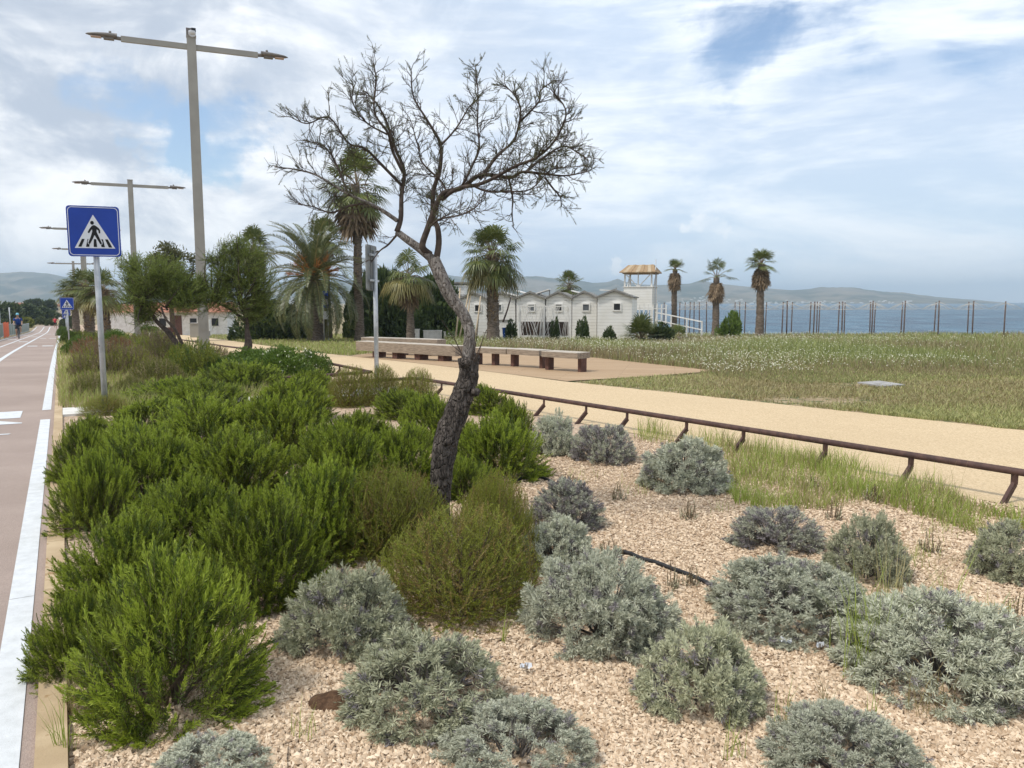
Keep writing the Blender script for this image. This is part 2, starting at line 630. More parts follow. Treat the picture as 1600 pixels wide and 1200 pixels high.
def bark_mat(name, a, b, spots, sscale, bd, dark=None):
    m, k, out = mat_new(name)
    co = k.n('ShaderNodeTexCoord').outputs['Object']
    st = k.n('ShaderNodeMapping', i_0=co, i_3=(1.0, 1.0, 0.35)).outputs[0]
    vor = k.n('ShaderNodeTexVoronoi', i_0=st, feature='DISTANCE_TO_EDGE')
    vor.inputs['Scale'].default_value = 42
    n1 = k.noise(st, 34, 8, 0.65, 0.4)
    c = k.mix(k.step(n1, 0.34, 0.66), a, b)
    c = k.mix(k.step(k.noise(co, sscale, 4, 0.6), 0.56, 0.64), c, spots)
    hgt = k.math('ADD', n1, k.step(vor.outputs[0], 0.0, 0.18))
    pbsdf(k, out, c, 0.9, 0.2, 0, bump(k, hgt, 1.0, bd))
    return m


m_bark_dark = bark_mat('dark_rough_bark', (0.060, 0.050, 0.044), (0.165, 0.140, 0.122), (0.045, 0.037, 0.032), 30, 0.02)
m_bark_light = bark_mat('pale_flecked_bark', (0.165, 0.145, 0.128), (0.30, 0.272, 0.248), (0.075, 0.06, 0.052), 60, 0.008)
m_twig = MAT('thin_twigs', (0.048, 0.036, 0.030), (0.095, 0.072, 0.058), 20, rough=0.85)
m_stembrown = MAT('shrub_stems', (0.085, 0.062, 0.042), (0.14, 0.105, 0.075), 20, rough=0.9)
m_stemgrey = MAT('grey_woody_stems', (0.11, 0.098, 0.088), (0.19, 0.17, 0.155), 20, rough=0.9)

l_rose = LEAF('rosemary_leaf', (0.110, 0.145, 0.016), (0.20, 0.245, 0.034), 0.30)
l_rosetip = LEAF('rosemary_new_leaf', (0.235, 0.310, 0.030), (0.36, 0.43, 0.06), 0.35)
l_rosedk = LEAF('rosemary_deep_leaf', (0.060, 0.095, 0.015), (0.11, 0.155, 0.026), 0.28)
l_lav = LEAF('lavender_leaf', (0.41, 0.425, 0.325), (0.64, 0.645, 0.51), 0.18, 0.75, 0.15)
l_lavgreen = LEAF('lavender_greener_leaf', (0.38, 0.395, 0.265), (0.60, 0.60, 0.42), 0.18, 0.75, 0.15)
l_lavdead = LEAF('lavender_faded_leaf', (0.21, 0.19, 0.20), (0.36, 0.33, 0.33), 0.10, 0.85, 0.1)
l_broom = LEAF('broom_leaf', (0.18, 0.215, 0.022), (0.32, 0.345, 0.05), 0.30)
l_broomb = LEAF('broom_brown_leaf', (0.22, 0.16, 0.04), (0.31, 0.23, 0.075), 0.25)
l_heath = LEAF('heath_brown_leaf', (0.18, 0.135, 0.075), (0.31, 0.25, 0.15), 0.2)
l_rust = LEAF('rusty_leaf', (0.21, 0.10, 0.045), (0.30, 0.16, 0.075), 0.2)
l_lent = LEAF('glossy_round_leaf', (0.075, 0.125, 0.020), (0.155, 0.23, 0.040), 0.25, 0.4, 0.4)
l_yel = LEAF('yellow_green_leaf', (0.13, 0.16, 0.025), (0.24, 0.24, 0.05), 0.3)
l_dark = LEAF('dark_hedge_leaf', (0.030, 0.052, 0.016), (0.085, 0.115, 0.034), 0.2, 0.45, 0.4)
l_pine = LEAF('pine_leaf', (0.035, 0.058, 0.020), (0.10, 0.13, 0.042), 0.2)
l_tam = LEAF('tamarisk_leaf', (0.115, 0.165, 0.030), (0.24, 0.29, 0.07), 0.35)
l_tamdry = LEAF('sparse_tamarisk_leaf', (0.06, 0.068, 0.026), (0.14, 0.145, 0.055), 0.3)
l_palm = LEAF('palm_leaf', (0.080, 0.110, 0.026), (0.18, 0.20, 0.06), 0.25, 0.4, 0.4)
l_dust = LEAF('dusty_far_bush_leaf', (0.05, 0.07, 0.025), (0.12, 0.14, 0.05), 0.2)
l_palmy = LEAF('palm_yellow_leaf', (0.16, 0.155, 0.05), (0.27, 0.235, 0.09), 0.25, 0.5)
l_palmd = LEAF('palm_dead_leaf', (0.16, 0.115, 0.075), (0.33, 0.25, 0.165), 0.12, 0.8, 0.1)
l_phx = LEAF('date_palm_leaf', (0.060, 0.080, 0.026), (0.165, 0.18, 0.075), 0.2, 0.4, 0.45)
l_orange = LEAF('orange_palm_stalk', (0.38, 0.14, 0.03), (0.50, 0.22, 0.06), 0.15)
l_grass = LEAF('fresh_grass', (0.19, 0.26, 0.040), (0.36, 0.41, 0.10), 0.35)
l_dry = LEAF('dry_grass', (0.24, 0.20, 0.085), (0.38, 0.33, 0.17), 0.3)
l_lawn = LEAF('lawn_leaf', (0.22, 0.245, 0.075), (0.48, 0.465, 0.20), 0.3)
l_meadow = LEAF('meadow_leaf', (0.175, 0.215, 0.065), (0.36, 0.385, 0.14), 0.35)
l_flower = LEAF('white_petal', (0.66, 0.65, 0.50), (0.82, 0.80, 0.66), 0.2, 0.8, 0.1)
l_skin = MAT('skin', (0.42, 0.26, 0.18), rough=0.6)

# ------------------------------------------------------------------ ground, sea, hills


def grid_mesh(name, xs, ys, fz, mats):
    X, Y = np.meshgrid(xs, ys)
    V = np.stack([X, Y, fz(X, Y)], -1).reshape(-1, 3)
    nx, ny = len(xs), len(ys)
    i = np.arange(ny - 1)[:, None] * nx
    j = np.arange(nx - 1)[None, :]
    Fc = np.stack([i + j, i + j + 1, i + nx + j + 1, i + nx + j], -1).reshape(-1, 4)
    return MB().add(V, Fc, 0, True).build(name, mats)


def grow(a, b, st, f):
    o = [a]
    while o[-1] < b:
        o.append(o[-1] + st)
        st *= f
    return o


pos = grow(0, 4200, 3.0, 1.12)
xs = np.clip(np.array([-p for p in pos[:0:-1]] + pos), -4600, 4600)
ys = np.concatenate([np.arange(-40, 140, 1.0), np.array(grow(140, 4200, 2.0, 1.15))])
g = grid_mesh('ground', xs, ys, HX, [m_soil])
tag(g, kind='structure')

sx = np.clip(np.array([-p for p in grow(0, 4300, 40, 1.25)[:0:-1]] + grow(0, 4300, 40, 1.25)), -4600, 4600)
sy = np.clip(np.array(grow(72, 9000, 12, 1.18)), 0, 9050)
s_ = grid_mesh('sea', sx, sy, lambda X, Y: X * 0 - 2.9, [m_sea])
# the land to the left lies above the water; the sea sheet keeps to the right of it
tag(s_, kind='structure')


def strip(name, sv_, ta, tb, nt_, dz, mats):
    """sheet between two lateral offsets of the road frame"""
    V = []
    for i, s in enumerate(sv_):
        for u in np.linspace(0, 1, nt_):
            V.append(tuple(ST(s, ta[i] * (1 - u) + tb[i] * u, dz)))
    n = len(sv_)
    Fc = [(i * nt_ + j, i * nt_ + j + 1, (i + 1) * nt_ + j + 1, (i + 1) * nt_ + j) for i in range(n - 1) for j in range(nt_ - 1)]
    o = MB().add(V, [tuple(reversed(q)) for q in Fc], 0, True).build(name, mats)
    return o


SV = np.concatenate([np.arange(-10, 150, 1.0)])
one = np.ones_like(SV)
tag(strip('cycle_road', SV, -3.45 * one, 0.045 * one, 5, 0.008, [m_road]), kind='structure')

near_t = lambda s: np.interp(s, [-10, -5, 0, 4, 6, 10, 20, 40, 70, 110, 150], [7.7, 7.15, 6.58, 6.18, 5.98, 5.55, 5.2, 5.4, 6.6, 8.0, 9])
far_t = lambda s: np.interp(s, [-10, -5, 0, 2, 10, 15, 22, 25, 37, 70, 111, 150], [12.0, 11.4, 10.8, 10.5, 9.05, 8.8, 8.25, 8.0, 8.7, 10.1, 10.8, 11.5])
tag(strip('planting_bed', SV, 0.15 * one, near_t(SV), 8, 0.012, [m_gravbase]), kind='structure')
tag(strip('sand_path', SV, near_t(SV) + 0.004, far_t(SV), 6, 0.016, [m_path]), kind='structure')

# kerb: separate stones laid end to end
kb = MB()
s0 = -10.0
rk = random.Random(3)
while s0 < 140:
    L = 0.98
    a, b = ST(s0 + 0.006, 0.047), ST(s0 + L - 0.006, 0.047)
    c_, d_ = ST(s0 + L - 0.006, 0.148), ST(s0 + 0.006, 0.148)
    h = 0.040 + rk.uniform(-0.003, 0.003)
    e = 0.008
    lo = [tuple(v + Vector((0, 0, -0.05))) for v in (a, b, c_, d_)]
    mi = [tuple(v + Vector((0, 0, h - e))) for v in (a, b, c_, d_)]
    cen = (a + b + c_ + d_) / 4
    hi = [tuple(v + (cen - v).normalized() * e + Vector((0, 0, h))) for v in (a, b, c_, d_)]
    V = lo + mi + hi
    kb.add(V, [(0, 1, 5, 4)[::-1], (1, 2, 6, 5)[::-1], (2, 3, 7, 6)[::-1], (3, 0, 4, 7)[::-1], (4, 5, 9, 8)[::-1], (5, 6, 10, 9)[::-1], (6, 7, 11, 10)[::-1], (7, 4, 8, 11)[::-1], (8, 9, 10, 11)[::-1]], 0)
    s0 += L
tag(kb.build('kerb', [m_kerb]), kind='structure')

# painted markings of the cycle road
mk = MB()


def paint_strip(s_a, s_b, t_a, t_b, step=1.0):
    n = max(2, int((s_b - s_a) / step) + 1)
    ss = np.linspace(s_a, s_b, n)
    for i in range(n - 1):
        q = [ST(ss[i], t_a, 0.0125), ST(ss[i], t_b, 0.0125), ST(ss[i + 1], t_b, 0.0125), ST(ss[i + 1], t_a, 0.0125)]
        mk.quads([[tuple(v) for v in q]])


paint_strip(-8, 1.78, -0.115, 0.0)
paint_strip(1.785, 9.2, -0.115, 0.0)
paint_strip(10.3, 140, -0.115, 0.0)
paint_strip(12, 140, -1.50, -1.38)
paint_strip(12, 140, -2.30, -2.20)
paint_strip(12, 140, -3.30, -3.20)


def paint_poly(pts):
    mk.poly([tuple(ST(s, t, 0.0125)) for s, t in pts])


# crossing block and arrow in the near lane, short bars farther on
paint_poly([(9.55, -1.05), (9.55, -0.36), (10.35, -0.36), (10.35, -1.05)])
paint_poly([(8.45, -1.0), (8.45, -0.75), (8.95, -0.75), (8.95, -0.32), (9.02, -0.32), (9.36, -0.62), (9.36, -1.0)])
paint_poly([(8.05, -1.0), (8.0, -0.42), (8.07, -0.40), (8.13, -1.0)])
paint_poly([(8.22, -0.98), (8.22, -0.70), (8.28, -0.70), (8.28, -0.98)])
for s_c in (39.0, 62.0, 90.0):
    paint_poly([(s_c, -1.25), (s_c, -0.85), (s_c + 1.0, -0.85), (s_c + 1.0, -1.25)])
    paint_poly([(s_c, -0.65), (s_c, -0.2), (s_c + 1.2, -0.2), (s_c + 1.2, -0.65)])
for s_c in (36.0, 57.0, 80.0):
    paint_poly([(s_c, -2.95), (s_c, -2.45), (s_c + 1.2, -2.45), (s_c + 1.2, -2.95)])
    paint_poly([(s_c + 14, -2.05), (s_c + 14, -1.6), (s_c + 15.2, -1.6), (s_c + 15.2, -2.05)])
tag(mk.build('road_markings', [m_paint]), kind='structure')

# paved crossing through the bed
V = []
cs = [(9.35, 10.15), (9.4, 10.2), (9.45, 10.35), (9.5, 10.5)]
ct = [0.15, 2.0, 4.0, 5.6]
for (a, b), t in zip(cs, ct):
    V += [tuple(ST(a, t, 0.045)), tuple(ST(b, t, 0.045))]
    V += [tuple(ST(a, t, -0.05)), tuple(ST(b, t, -0.05))]
cr = MB()
for i in range(3):
    o = i * 4
    cr.quads([[V[o], V[o + 4], V[o + 5], V[o + 1]], [V[o], V[o + 2], V[o + 6], V[o + 4]], [V[o + 1], V[o + 5], V[o + 7], V[o + 3]]])
tag(cr.build('crossing_path', [m_white_slab]), kind='structure')

# plank plaza beside the path
pl = [G(545, 557), G(700, 574), G(885, 597), G(1005, 590), G(1122, 581), G(1010, 569), G(930, 560), G(800, 551), G(640, 546)]
cen = sum(pl, Vector()) / len(pl)
pv = []
for i in range(len(pl)):
    for u in (0, 0.25, 0.5, 0.75):
        p = pl[i].lerp(pl[(i + 1) % len(pl)], u)
        pv.append(p)
pb = MB()
n = len(pv)
rings = []
for k in (1.0, 0.66, 0.33):
    rings.append([cen.lerp(p, k) for p in pv])
VV = [(p.x, p.y, float(H(p.y)) + 0.022) for r in rings for p in r] + [(cen.x, cen.y, float(H(cen.y)) + 0.022)]
Fq = [(r * n + i, r * n + (i + 1) % n, (r + 1) * n + (i + 1) % n, (r + 1) * n + i) for r in range(2) for i in range(n)]
pb.add(VV, Fq)
b0 = 0
pb.f.append((np.array([(2 * n + i, 2 * n + (i + 1) % n, 3 * n) for i in range(n)]), 0, False))
tag(pb.build('plaza_paving', [m_deck]), kind='structure')

# distant hills across the gulf
prof = [(-260, 436), (-120, 428), (0, 427), (45, 424), (80, 427), (130, 436), (200, 440), (300, 437), (450, 441), (600, 438), (660, 434), (690, 429), (712, 431), (760, 435), (800, 433), (835, 431), (855, 434), (875, 436),
        (905, 439), (930, 442), (950, 440), (964, 435), (977, 440), (1000, 444), (1025, 445), (1050, 444), (1075, 444), (1093, 437), (1112, 443), (1169, 448), (1236, 454), (1279, 449), (1330, 449), (1375, 456), (1409, 457), (1450, 463), (1487, 466), (1525, 469), (1562, 472.4), (1600, 476)]
HD = 3000.0
px = np.arange(-240, 1600, 4.0)
ph = np.interp(px, [p[0] for p in prof], [p[1] for p in prof])
nr = 26
V = np.zeros((nr, len(px), 3))
for j, (x_, y_) in enumerate(zip(px, ph)):
    top = PT(x_, y_, HD).z
    jag = 3.0 * (mnoise.noise(Vector((x_ * 0.05, 1.7, 0))) + 0.5 * mnoise.noise(Vector((x_ * 0.14, 4.2, 0))))
    top = max(top + jag * min(1, max(0, top) / 40), -4)
    for i in range(nr):
        u = i / (nr - 1)
        D = 2150 + (HD - 2150) * u
        X = (x_ - 800) / F * D
        rid = abs(mnoise.fractal(Vector((X * 0.006, D * 0.0022, 0.3)), 1.0, 2.1, 5))
        h = top * (u ** 0.85) * (1 - 0.62 * rid * (1 - u) * 1.9)
        V[i, j] = (X, D, h - 4.5 * (1 - u))
i = np.arange(nr - 1)[:, None] * len(px)
j = np.arange(len(px) - 1)[None, :]
Fc = np.stack([i + j, i + j + 1, i + len(px) + j + 1, i + len(px) + j], -1).reshape(-1, 4)
tag(MB().add(V.reshape(-1, 3), Fc, 0, True).build('hills', [m_hill]), kind='structure')

# pale town along the far shore
tw = MB()
rt = np.random.default_rng(5)
for k in range(200):
    x_ = rt.uniform(700, 1420) if k % 4 else rt.uniform(1040, 1300)
    u = rt.uniform(0.0, 0.22) ** 1.2
    D = 2150 + 850 * u
    X = (x_ - 800) / F * D
    jn = int(np.clip((x_ + 240) / 4, 0, len(px) - 1))
    ii = min(nr - 1, int(u * (nr - 1)) + 1)
    zb = V[ii, jn, 2]
    sz = rt.uniform(2, 5)
    tw.box((X, D - 8, max(zb, -2) + sz * 0.2), (sz * rt.uniform(1, 2.2), 4, sz * rt.uniform(0.5, 1.0)))
tag(tw.build('far_town', [m_white]), 'pale town of tiny buildings scattered along the far shore', 'town', kind='stuff')

# haze: even air between the camera and the far hills
bpy_haze = MB().box((0, 4530, 85), (9400, 9180, 194)).build('haze', [])
mh, kh, oh = mat_new('haze_air')
pv_ = kh.n('ShaderNodeVolumePrincipled')
pv_.inputs['Color'].default_value = (0.68, 0.85, 1.0, 1)
pv_.inputs['Density'].default_value = 0.00027
pv_.inputs['Anisotropy'].default_value = 0.1
kh.t.links.new(pv_.outputs[0], oh.inputs['Volume'])
bpy_haze.data.materials.append(mh)
tag(bpy_haze, kind='stuff')

# ------------------------------------------------------------------ street lamps


def make_lamp(height, name, label):
    t = thing(name, label, 'street lamp', group='street lamps along the planting bed')
    b = MB().box((0, 0, 0.09), (0.62, 0.62, 0.30))
    b.build('base_block', [m_white_slab], t)
    p = MB().box((0, 0, 0.24 + (height - 0.24) / 2), (0.30, 0.24, height - 0.24), taper=0.82)
    p.box((0, 0, height - 0.01), (0.27, 0.22, 0.03))
    pole = p.build('pole', [m_lamp], t)
    MB().box((0, -0.132, 1.1), (0.12, 0.012, 0.42)).build('access_cover', [m_lamp], pole)
    for sgn in (-1, 1):
        a = MB().box((sgn * (0.125 + 0.855), 0, height - 0.30), (1.71, 0.09, 0.15))
        arm = a.build('arm', [m_lamp], t)
        h = MB()
        h.tube([(sgn * 1.835, 0, height - 0.30), (sgn * 2.0, 0, height - 0.29)], 0.05, 10)
        xs_ = np.linspace(0, 1, 12)
        sec = []
        for u in xs_:
            wv = 0.155 * (max(0.02, math.sin(math.pi * (0.12 + 0.88 * u) ** 0.75))) ** 0.55 if u < 1 else 0.02
            tv = 0.085 * (1 - u) ** 0.45 + 0.012
            sec.append((sgn * (1.93 + 0.78 * u), wv, tv))
        sides = 14
        Vh = []
        for X, wv, tv in sec:
            for q in range(sides):
                an = 2 * math.pi * q / sides
                z = math.sin(an) * tv
                Vh.append((X, math.cos(an) * wv, height - 0.27 + (z if z > 0 else z * 0.55)))
        Fh = [(i * sides + j, i * sides + (j + 1) % sides, (i + 1) * sides + (j + 1) % sides, (i + 1) * sides + j) for i in range(len(sec) - 1) for j in range(sides)]
        h.add(Vh, Fh, 0, True)
        h.f.append((np.array([list(range(h.n - sides, h.n))]), 0, False))
        h.f.append((np.array([list(range(h.n - len(Vh), h.n - len(Vh) + sides))]), 0, False))
        h.box((sgn * 2.14, 0, height - 0.325), (0.26, 0.16, 0.07))
        hd = h.build('lamp_head', [m_lamphead], t)
        MB().box((sgn * 2.46, 0, height - 0.322), (0.26, 0.17, 0.02)).build('lens', [m_lens], hd)
        n_ = MB().tube([(sgn * 2.10, 0, height - 0.20), (sgn * 2.10, 0, height - 0.13)], 0.035, 10)
        n_.build('sensor_cap', [m_lamphead], hd)
    return t


LZ = R(23)
lp0 = G(320, 562)
lh = PT(300, 57, lp0.y).z - lp0.z
lamp = make_lamp(lh, 'street_lamp', 'nearest and tallest grey double-arm street lamp with a white camera at its top')
lamp.location = (lp0.x, lp0.y, lp0.z)
lamp.rotation_euler = (0, 0, LZ)
# the copies are made before the camera is fixed to the first one
for (px_, py_, Y_), lab in zip([(203, 281, 41.5), (126, 352, 58.5), (131, 385, 75.0), (114, 408, 92.0)],
                               ['second nearest double-arm street lamp, standing behind the left green tamarisk',
                                'double-arm street lamp whose pole shows just below the big blue sign',
                                'far double-arm street lamp hidden behind the blue sign except its left arm',
                                'farthest and shortest double-arm street lamp above the fan palms']):
    c = copy_tree(lamp)
    c['label'] = lab
    q = PT(px_, py_, Y_)
    c.location = (q.x, Y_, q.z - lh)
sec_ = MB()
sec_.box((0, 0, lh + 0.10), (0.26, 0.10, 0.24))
scam = sec_.build('camera_bracket', [m_lamphead], lamp)
cb = MB()
cb.tube([(0.03, -0.06, lh + 0.05), (0.03, -0.16, lh + 0.05)], 0.10, 16)
cb.lathe([(0.0, 0.0), (0.07, 0.01), (0.10, 0.05), (0.10, 0.1)], (0.03, -0.16, lh + 0.0), 14)
cbo = cb.build('camera_body', [m_signwhite], scam)
MB().box((0.07, -0.18, lh + 0.13), (0.12, 0.08, 0.10)).build('camera_lens', [m_signblack], scam)

# ------------------------------------------------------------------ pedestrian crossing signs


def rrect(w, h, r, k=6):
    o = []
    for cx, cz, a0 in ((w / 2 - r, h / 2 - r, 0), (-w / 2 + r, h / 2 - r, 90), (-w / 2 + r, -h / 2 + r, 180), (w / 2 - r, -h / 2 + r, 270)):
        for i in range(k + 1):
            a = R(a0 + 90 * i / k)
            o.append((cx + r * math.cos(a), cz + r * math.sin(a)))
    return o


def sign_faces(panel, W, Hh, y, flip=1):
    """white edge line, triangle and walking figure laid on the blue plate; y is the face, normal -y"""
    b = MB()
    A = rrect(W * 0.95, Hh * 0.955, 0.055)
    B = rrect(W * 0.925, Hh * 0.93, 0.048)
    n = len(A)
    e = 0.0015
    b.quads([[(A[i][0], y - e, A[i][1]), (B[i][0], y - e, B[i][1]), (B[(i + 1) % n][0], y - e, B[(i + 1) % n][1]), (A[(i + 1) % n][0], y - e, A[(i + 1) % n][1])] for i in range(n)])
    b.build('border_line', [m_signwhite], panel)
    P = lambda u, v, d: (u * W, y - d, v * Hh)
    t = MB()
    t.poly([P(0, 0.33, e), P(-0.375, -0.335, e), P(0.392, -0.335, e)])
    t.build('white_triangle', [m_signwhite], panel)
    f = MB()
    d = 0.003
    c = lambda x, z: P((x - 618) / 715.0, (535 - z) / 655.0, d)
    f.poly([c(601 + 25 * math.cos(a), 425 + 25 * math.sin(a)) for a in np.linspace(0, 2 * math.pi, 20, endpoint=False)])
    f.poly([c(*q) for q in ((592, 468), (612, 456), (636, 456), (656, 468), (660, 490), (656, 545), (626, 580), (598, 545), (594, 490))])
    f.poly([c(*q) for q in ((592, 468), (560, 505), (535, 545), (541, 560), (556, 558), (580, 525), (600, 505))])
    f.poly([c(*q) for q in ((656, 468), (688, 492), (703, 515), (705, 552), (696, 563), (682, 556), (680, 524), (652, 505))])
    f.poly([c(*q) for q in ((596, 540), (570, 610), (536, 682), (542, 700), (558, 698), (595, 640), (628, 578))])
    f.poly([c(*q) for q in ((622, 578), (655, 540), (690, 620), (719, 688), (712, 702), (694, 700), (660, 640))])
    for q in (((396, 738), (440, 738), (490, 636), (452, 636)), ((500, 738), (545, 738), (552, 704), (530, 700), (526, 672), (542, 636), (528, 636)), ((604, 738), (651, 738), (645, 636), (612, 636)),
              ((710, 738), (757, 738), (735, 636), (712, 636), (728, 672), (724, 702), (706, 708)), ((810, 742), (858, 742), (802, 636), (764, 636))):
        f.poly([c(*v) for v in q])
    f.build('walking_figure', [m_signblack], panel)


def make_sign(name, label, W, Hh, top, pole_r=0.04):
    t = thing(name, label, 'road sign', group='blue pedestrian crossing signs')
    p = MB().tube([(0, 0, -0.05), (0, 0, top - 0.10)], pole_r, 14)
    p.build('pole', [m_galv], t)
    pn = MB().prism(rrect(W, Hh, 0.045), -pole_r - 0.045, -pole_r - 0.015, 0)
    panel = pn.build('sign_panel', [m_blue], t)
    panel.location = (0, 0, top - Hh / 2)
    sign_faces(panel, W, Hh, -pole_r - 0.045)
    br = MB()
    for z in (-Hh * 0.28, Hh * 0.28):
        br.box((0, -pole_r * 0.3, z), (W * 0.8, 0.03, 0.04))
    br.build('bracket', [m_galv], panel)
    return t


sp = G(165, 645)
stop_ = PT(150, 323, sp.y).z - sp.z
sg = make_sign('crossing_sign', 'large blue pedestrian crossing sign on a grey pole, nearest to the viewer', 0.668, 0.705, stop_)
sg.location = sp
sg.rotation_euler = (0, R(-0.15), R(20))
for (px_, py_, yb), lab in zip([(101, 465, 527), (100, 481, 522), (99, 489, 517)],
                               ['blue crossing sign far down the road, the nearest and highest of three in line',
                                'blue crossing sign seen just below another one, second in the far row',
                                'smallest blue crossing sign at the end of the far row']):
    c = copy_tree(sg)
    c['label'] = lab
    q = G(px_ + 2, yb)
    Yq = {465: 33.0, 481: 52.0, 489: 70.0}[py_]
    q = PT(px_ + 3, py_, Yq)
    zb = float(H(Yq))
    k = (q.z - zb) / stop_
    c.location = (q.x, Yq, zb)
    c.rotation_euler = (0, 0, R(26))
    c.scale = (k * 1.05, k, k) if k > 0 else (1, 1, 1)
# the sign on the pole in the middle, turned edge-on to the viewer
q = G(589, 608)
tp = PT(585, 383, q.y).z - q.z
sg2 = make_sign('crossing_sign', 'crossing sign seen almost edge-on from behind on the bare pole left of the leaning tree', 0.6, 0.83, tp, 0.042)
sg2.location = q
for ch in sg2.children:
    if ch.name.startswith('sign_panel'):
        ch.data.materials[0] = m_signgrey
        MB().box((0, -0.089, 0), (0.56, 0.003, 0.79)).build('blue_face', [m_blue], ch)
        MB().box((0.05, -0.045, 0), (0.12, 0.02, 0.80)).build('stiffener', [m_signgrey], ch)
sg2.rotation_euler = (0, R(-0.6), R(-97))

# small information post by the date palm
q = G(512, 531)
q = PT(510, 528, 44.0)
q.z = float(H(44.0))
t = thing('information_post', 'twin-post sign with a small blue plate and white notice before the date palm', 'sign', q, R(20))
for dx in (-0.12, 0.12):
    MB().tube([(dx, 0, -0.05), (dx, 0, 2.95)], 0.035, 8).build('post', [m_galv], t)
MB().box((0, -0.045, 2.45), (0.30, 0.02, 0.95)).build('blue_plate', [m_blue], t)
MB().box((0.0, -0.062, 2.3), (0.26, 0.012, 0.3)).build('white_plate', [m_signwhite], t)
MB().box((0, -0.045, 1.55), (0.30, 0.03, 0.45)).build('notice_board', [m_signwhite], t)

# ------------------------------------------------------------------ low rails along the bed


def bent_leg(t, foot, top, out):
    b = MB()
    k = Vector((top.x, top.y, top.z - 0.085))
    for a, c in ((Vector((foot.x, foot.y, foot.z - 0.05)), k + (k - foot).normalized() * 0.006), (k, top)):
        b.bar(a, c, 0.028, 0.05)
    b.build('leg', [m_rust], t)


def rail(label, pts, leg_at, rad=0.03, hgt=0.26, off=0.21, loc=None):
    t = thing('low_rail', label, 'rail', group='rust-brown low rails around the planting bed')
    top = [p + Vector((0, 0, hgt)) for p in pts]
    b = MB().tube(top, rad, 12)
    b.build('tube', [m_rust], t)
    for p in leg_at:
        foot = p - N2 * off
        foot.z = float(H(foot.y))
        bent_leg(t, foot, p + Vector((0, 0, hgt - rad * 0.6)), off)
    return t


tub_t = lambda s: 6.73 - 0.112 * s
rp = [ST(s, tub_t(s)) for s in np.linspace(-6.0, 9.7, 18)]


def s_for_px(px_):
    lo, hi = -2.5, 9.7
    fpx = lambda s: (lambda p: 800 + F * p.x / (p.y * math.cos(TH) - (p.z + 0.26 - EYE) * math.sin(TH)))(ST(s, tub_t(s)))
    for _ in range(40):
        m = (lo + hi) / 2
        if fpx(m) > px_:
            lo = m
        else:
            hi = m
    return lo


rail('long rust-brown tube rail on bent legs running in front of the sand path', rp, [ST(s, tub_t(s)) for s in (-1.0, -2.2, -3.4, -4.6)] + [ST(s, tub_t(s)) for s in [s_for_px(x) for x in (1586, 1424, 1290, 1162, 1073, 980, 916, 850, 790, 740, 690, 640)]])
rp = [ST(s, 5.42 - 0.0 * s) for s in np.linspace(11.4, 22, 6)] + [ST(s, float(near_t(s)) - 0.05) for s in (26, 30, 36, 42)]
rail('rust-brown low rail along the path beyond the crossing, left of the bare pole', rp, [ST(s, 5.42) for s in (11.6, 13.4, 15.2, 17, 18.8, 20.6)] + [ST(s, float(near_t(s)) - 0.05) for s in (27, 33, 39)])
rail('short rail turning from the path along the far side of the paved crossing', [ST(11.4, 5.40), ST(11.2, 4.6), ST(11.0, 3.6)], [ST(11.35, 5.2), ST(11.15, 4.5), ST(11.02, 3.7)])
rail('short rail along the near side of the paved crossing, behind the bare pole', [ST(9.72, 5.6), ST(9.7, 5.0), ST(9.65, 4.2)], [ST(9.71, 5.4), ST(9.67, 4.5)])

# ------------------------------------------------------------------ benches


def bench(label, a, b, wid, top, thick, legs, legw=0.16, style='slab'):
    """a, b: ends of the seat centre line on the ground"""
    a, b = Vector(a), Vector(b)
    L = (b - a).length
    ang = math.atan2((b - a).y, (b - a).x)
    mid = (a + b) / 2
    t = thing('wooden_bench', label, 'bench', (mid.x, mid.y, float(H(mid.y)) + 0.022), ang, 'wooden benches on the plaza')
    n = 4
    bw = wid / n
    s = MB()
    for i in range(n):
        s.box((0, -wid / 2 + bw * (i + 0.5), top - thick / 2), (L, bw - 0.008, thick))
    so = s.build('seat', [m_wood], t)
    st = MB()
    for i in range(n):
        st.box((0, -wid / 2 + bw * (i + 0.5), top + 0.006), (L - 0.01, bw - 0.016, 0.012))
    st.build('seat_top', [m_woodtop], so)
    for u in legs:
        lg = MB()
        h = top - thick
        if style == 'slab':
            lg.box((u * L / 2, 0, h / 2), (legw, wid * (0.72 if legw > 0.2 else 0.42), h))
        else:
            lg.box((u * L / 2, -wid / 2 + 0.05, h / 2), (legw, 0.09, h))
            lg.box((u * L / 2, wid / 2 - 0.05, h / 2), (legw, 0.09, h))
            lg.box((u * L / 2, 0, h - 0.06), (legw * 0.8, wid - 0.19, 0.10))
        lg.build('leg', [m_benchleg], t)
    return t


def gl(px_, py_, Y_):
    p = PT(px_, py_, Y_)
    return Vector((p.x, p.y, 0))


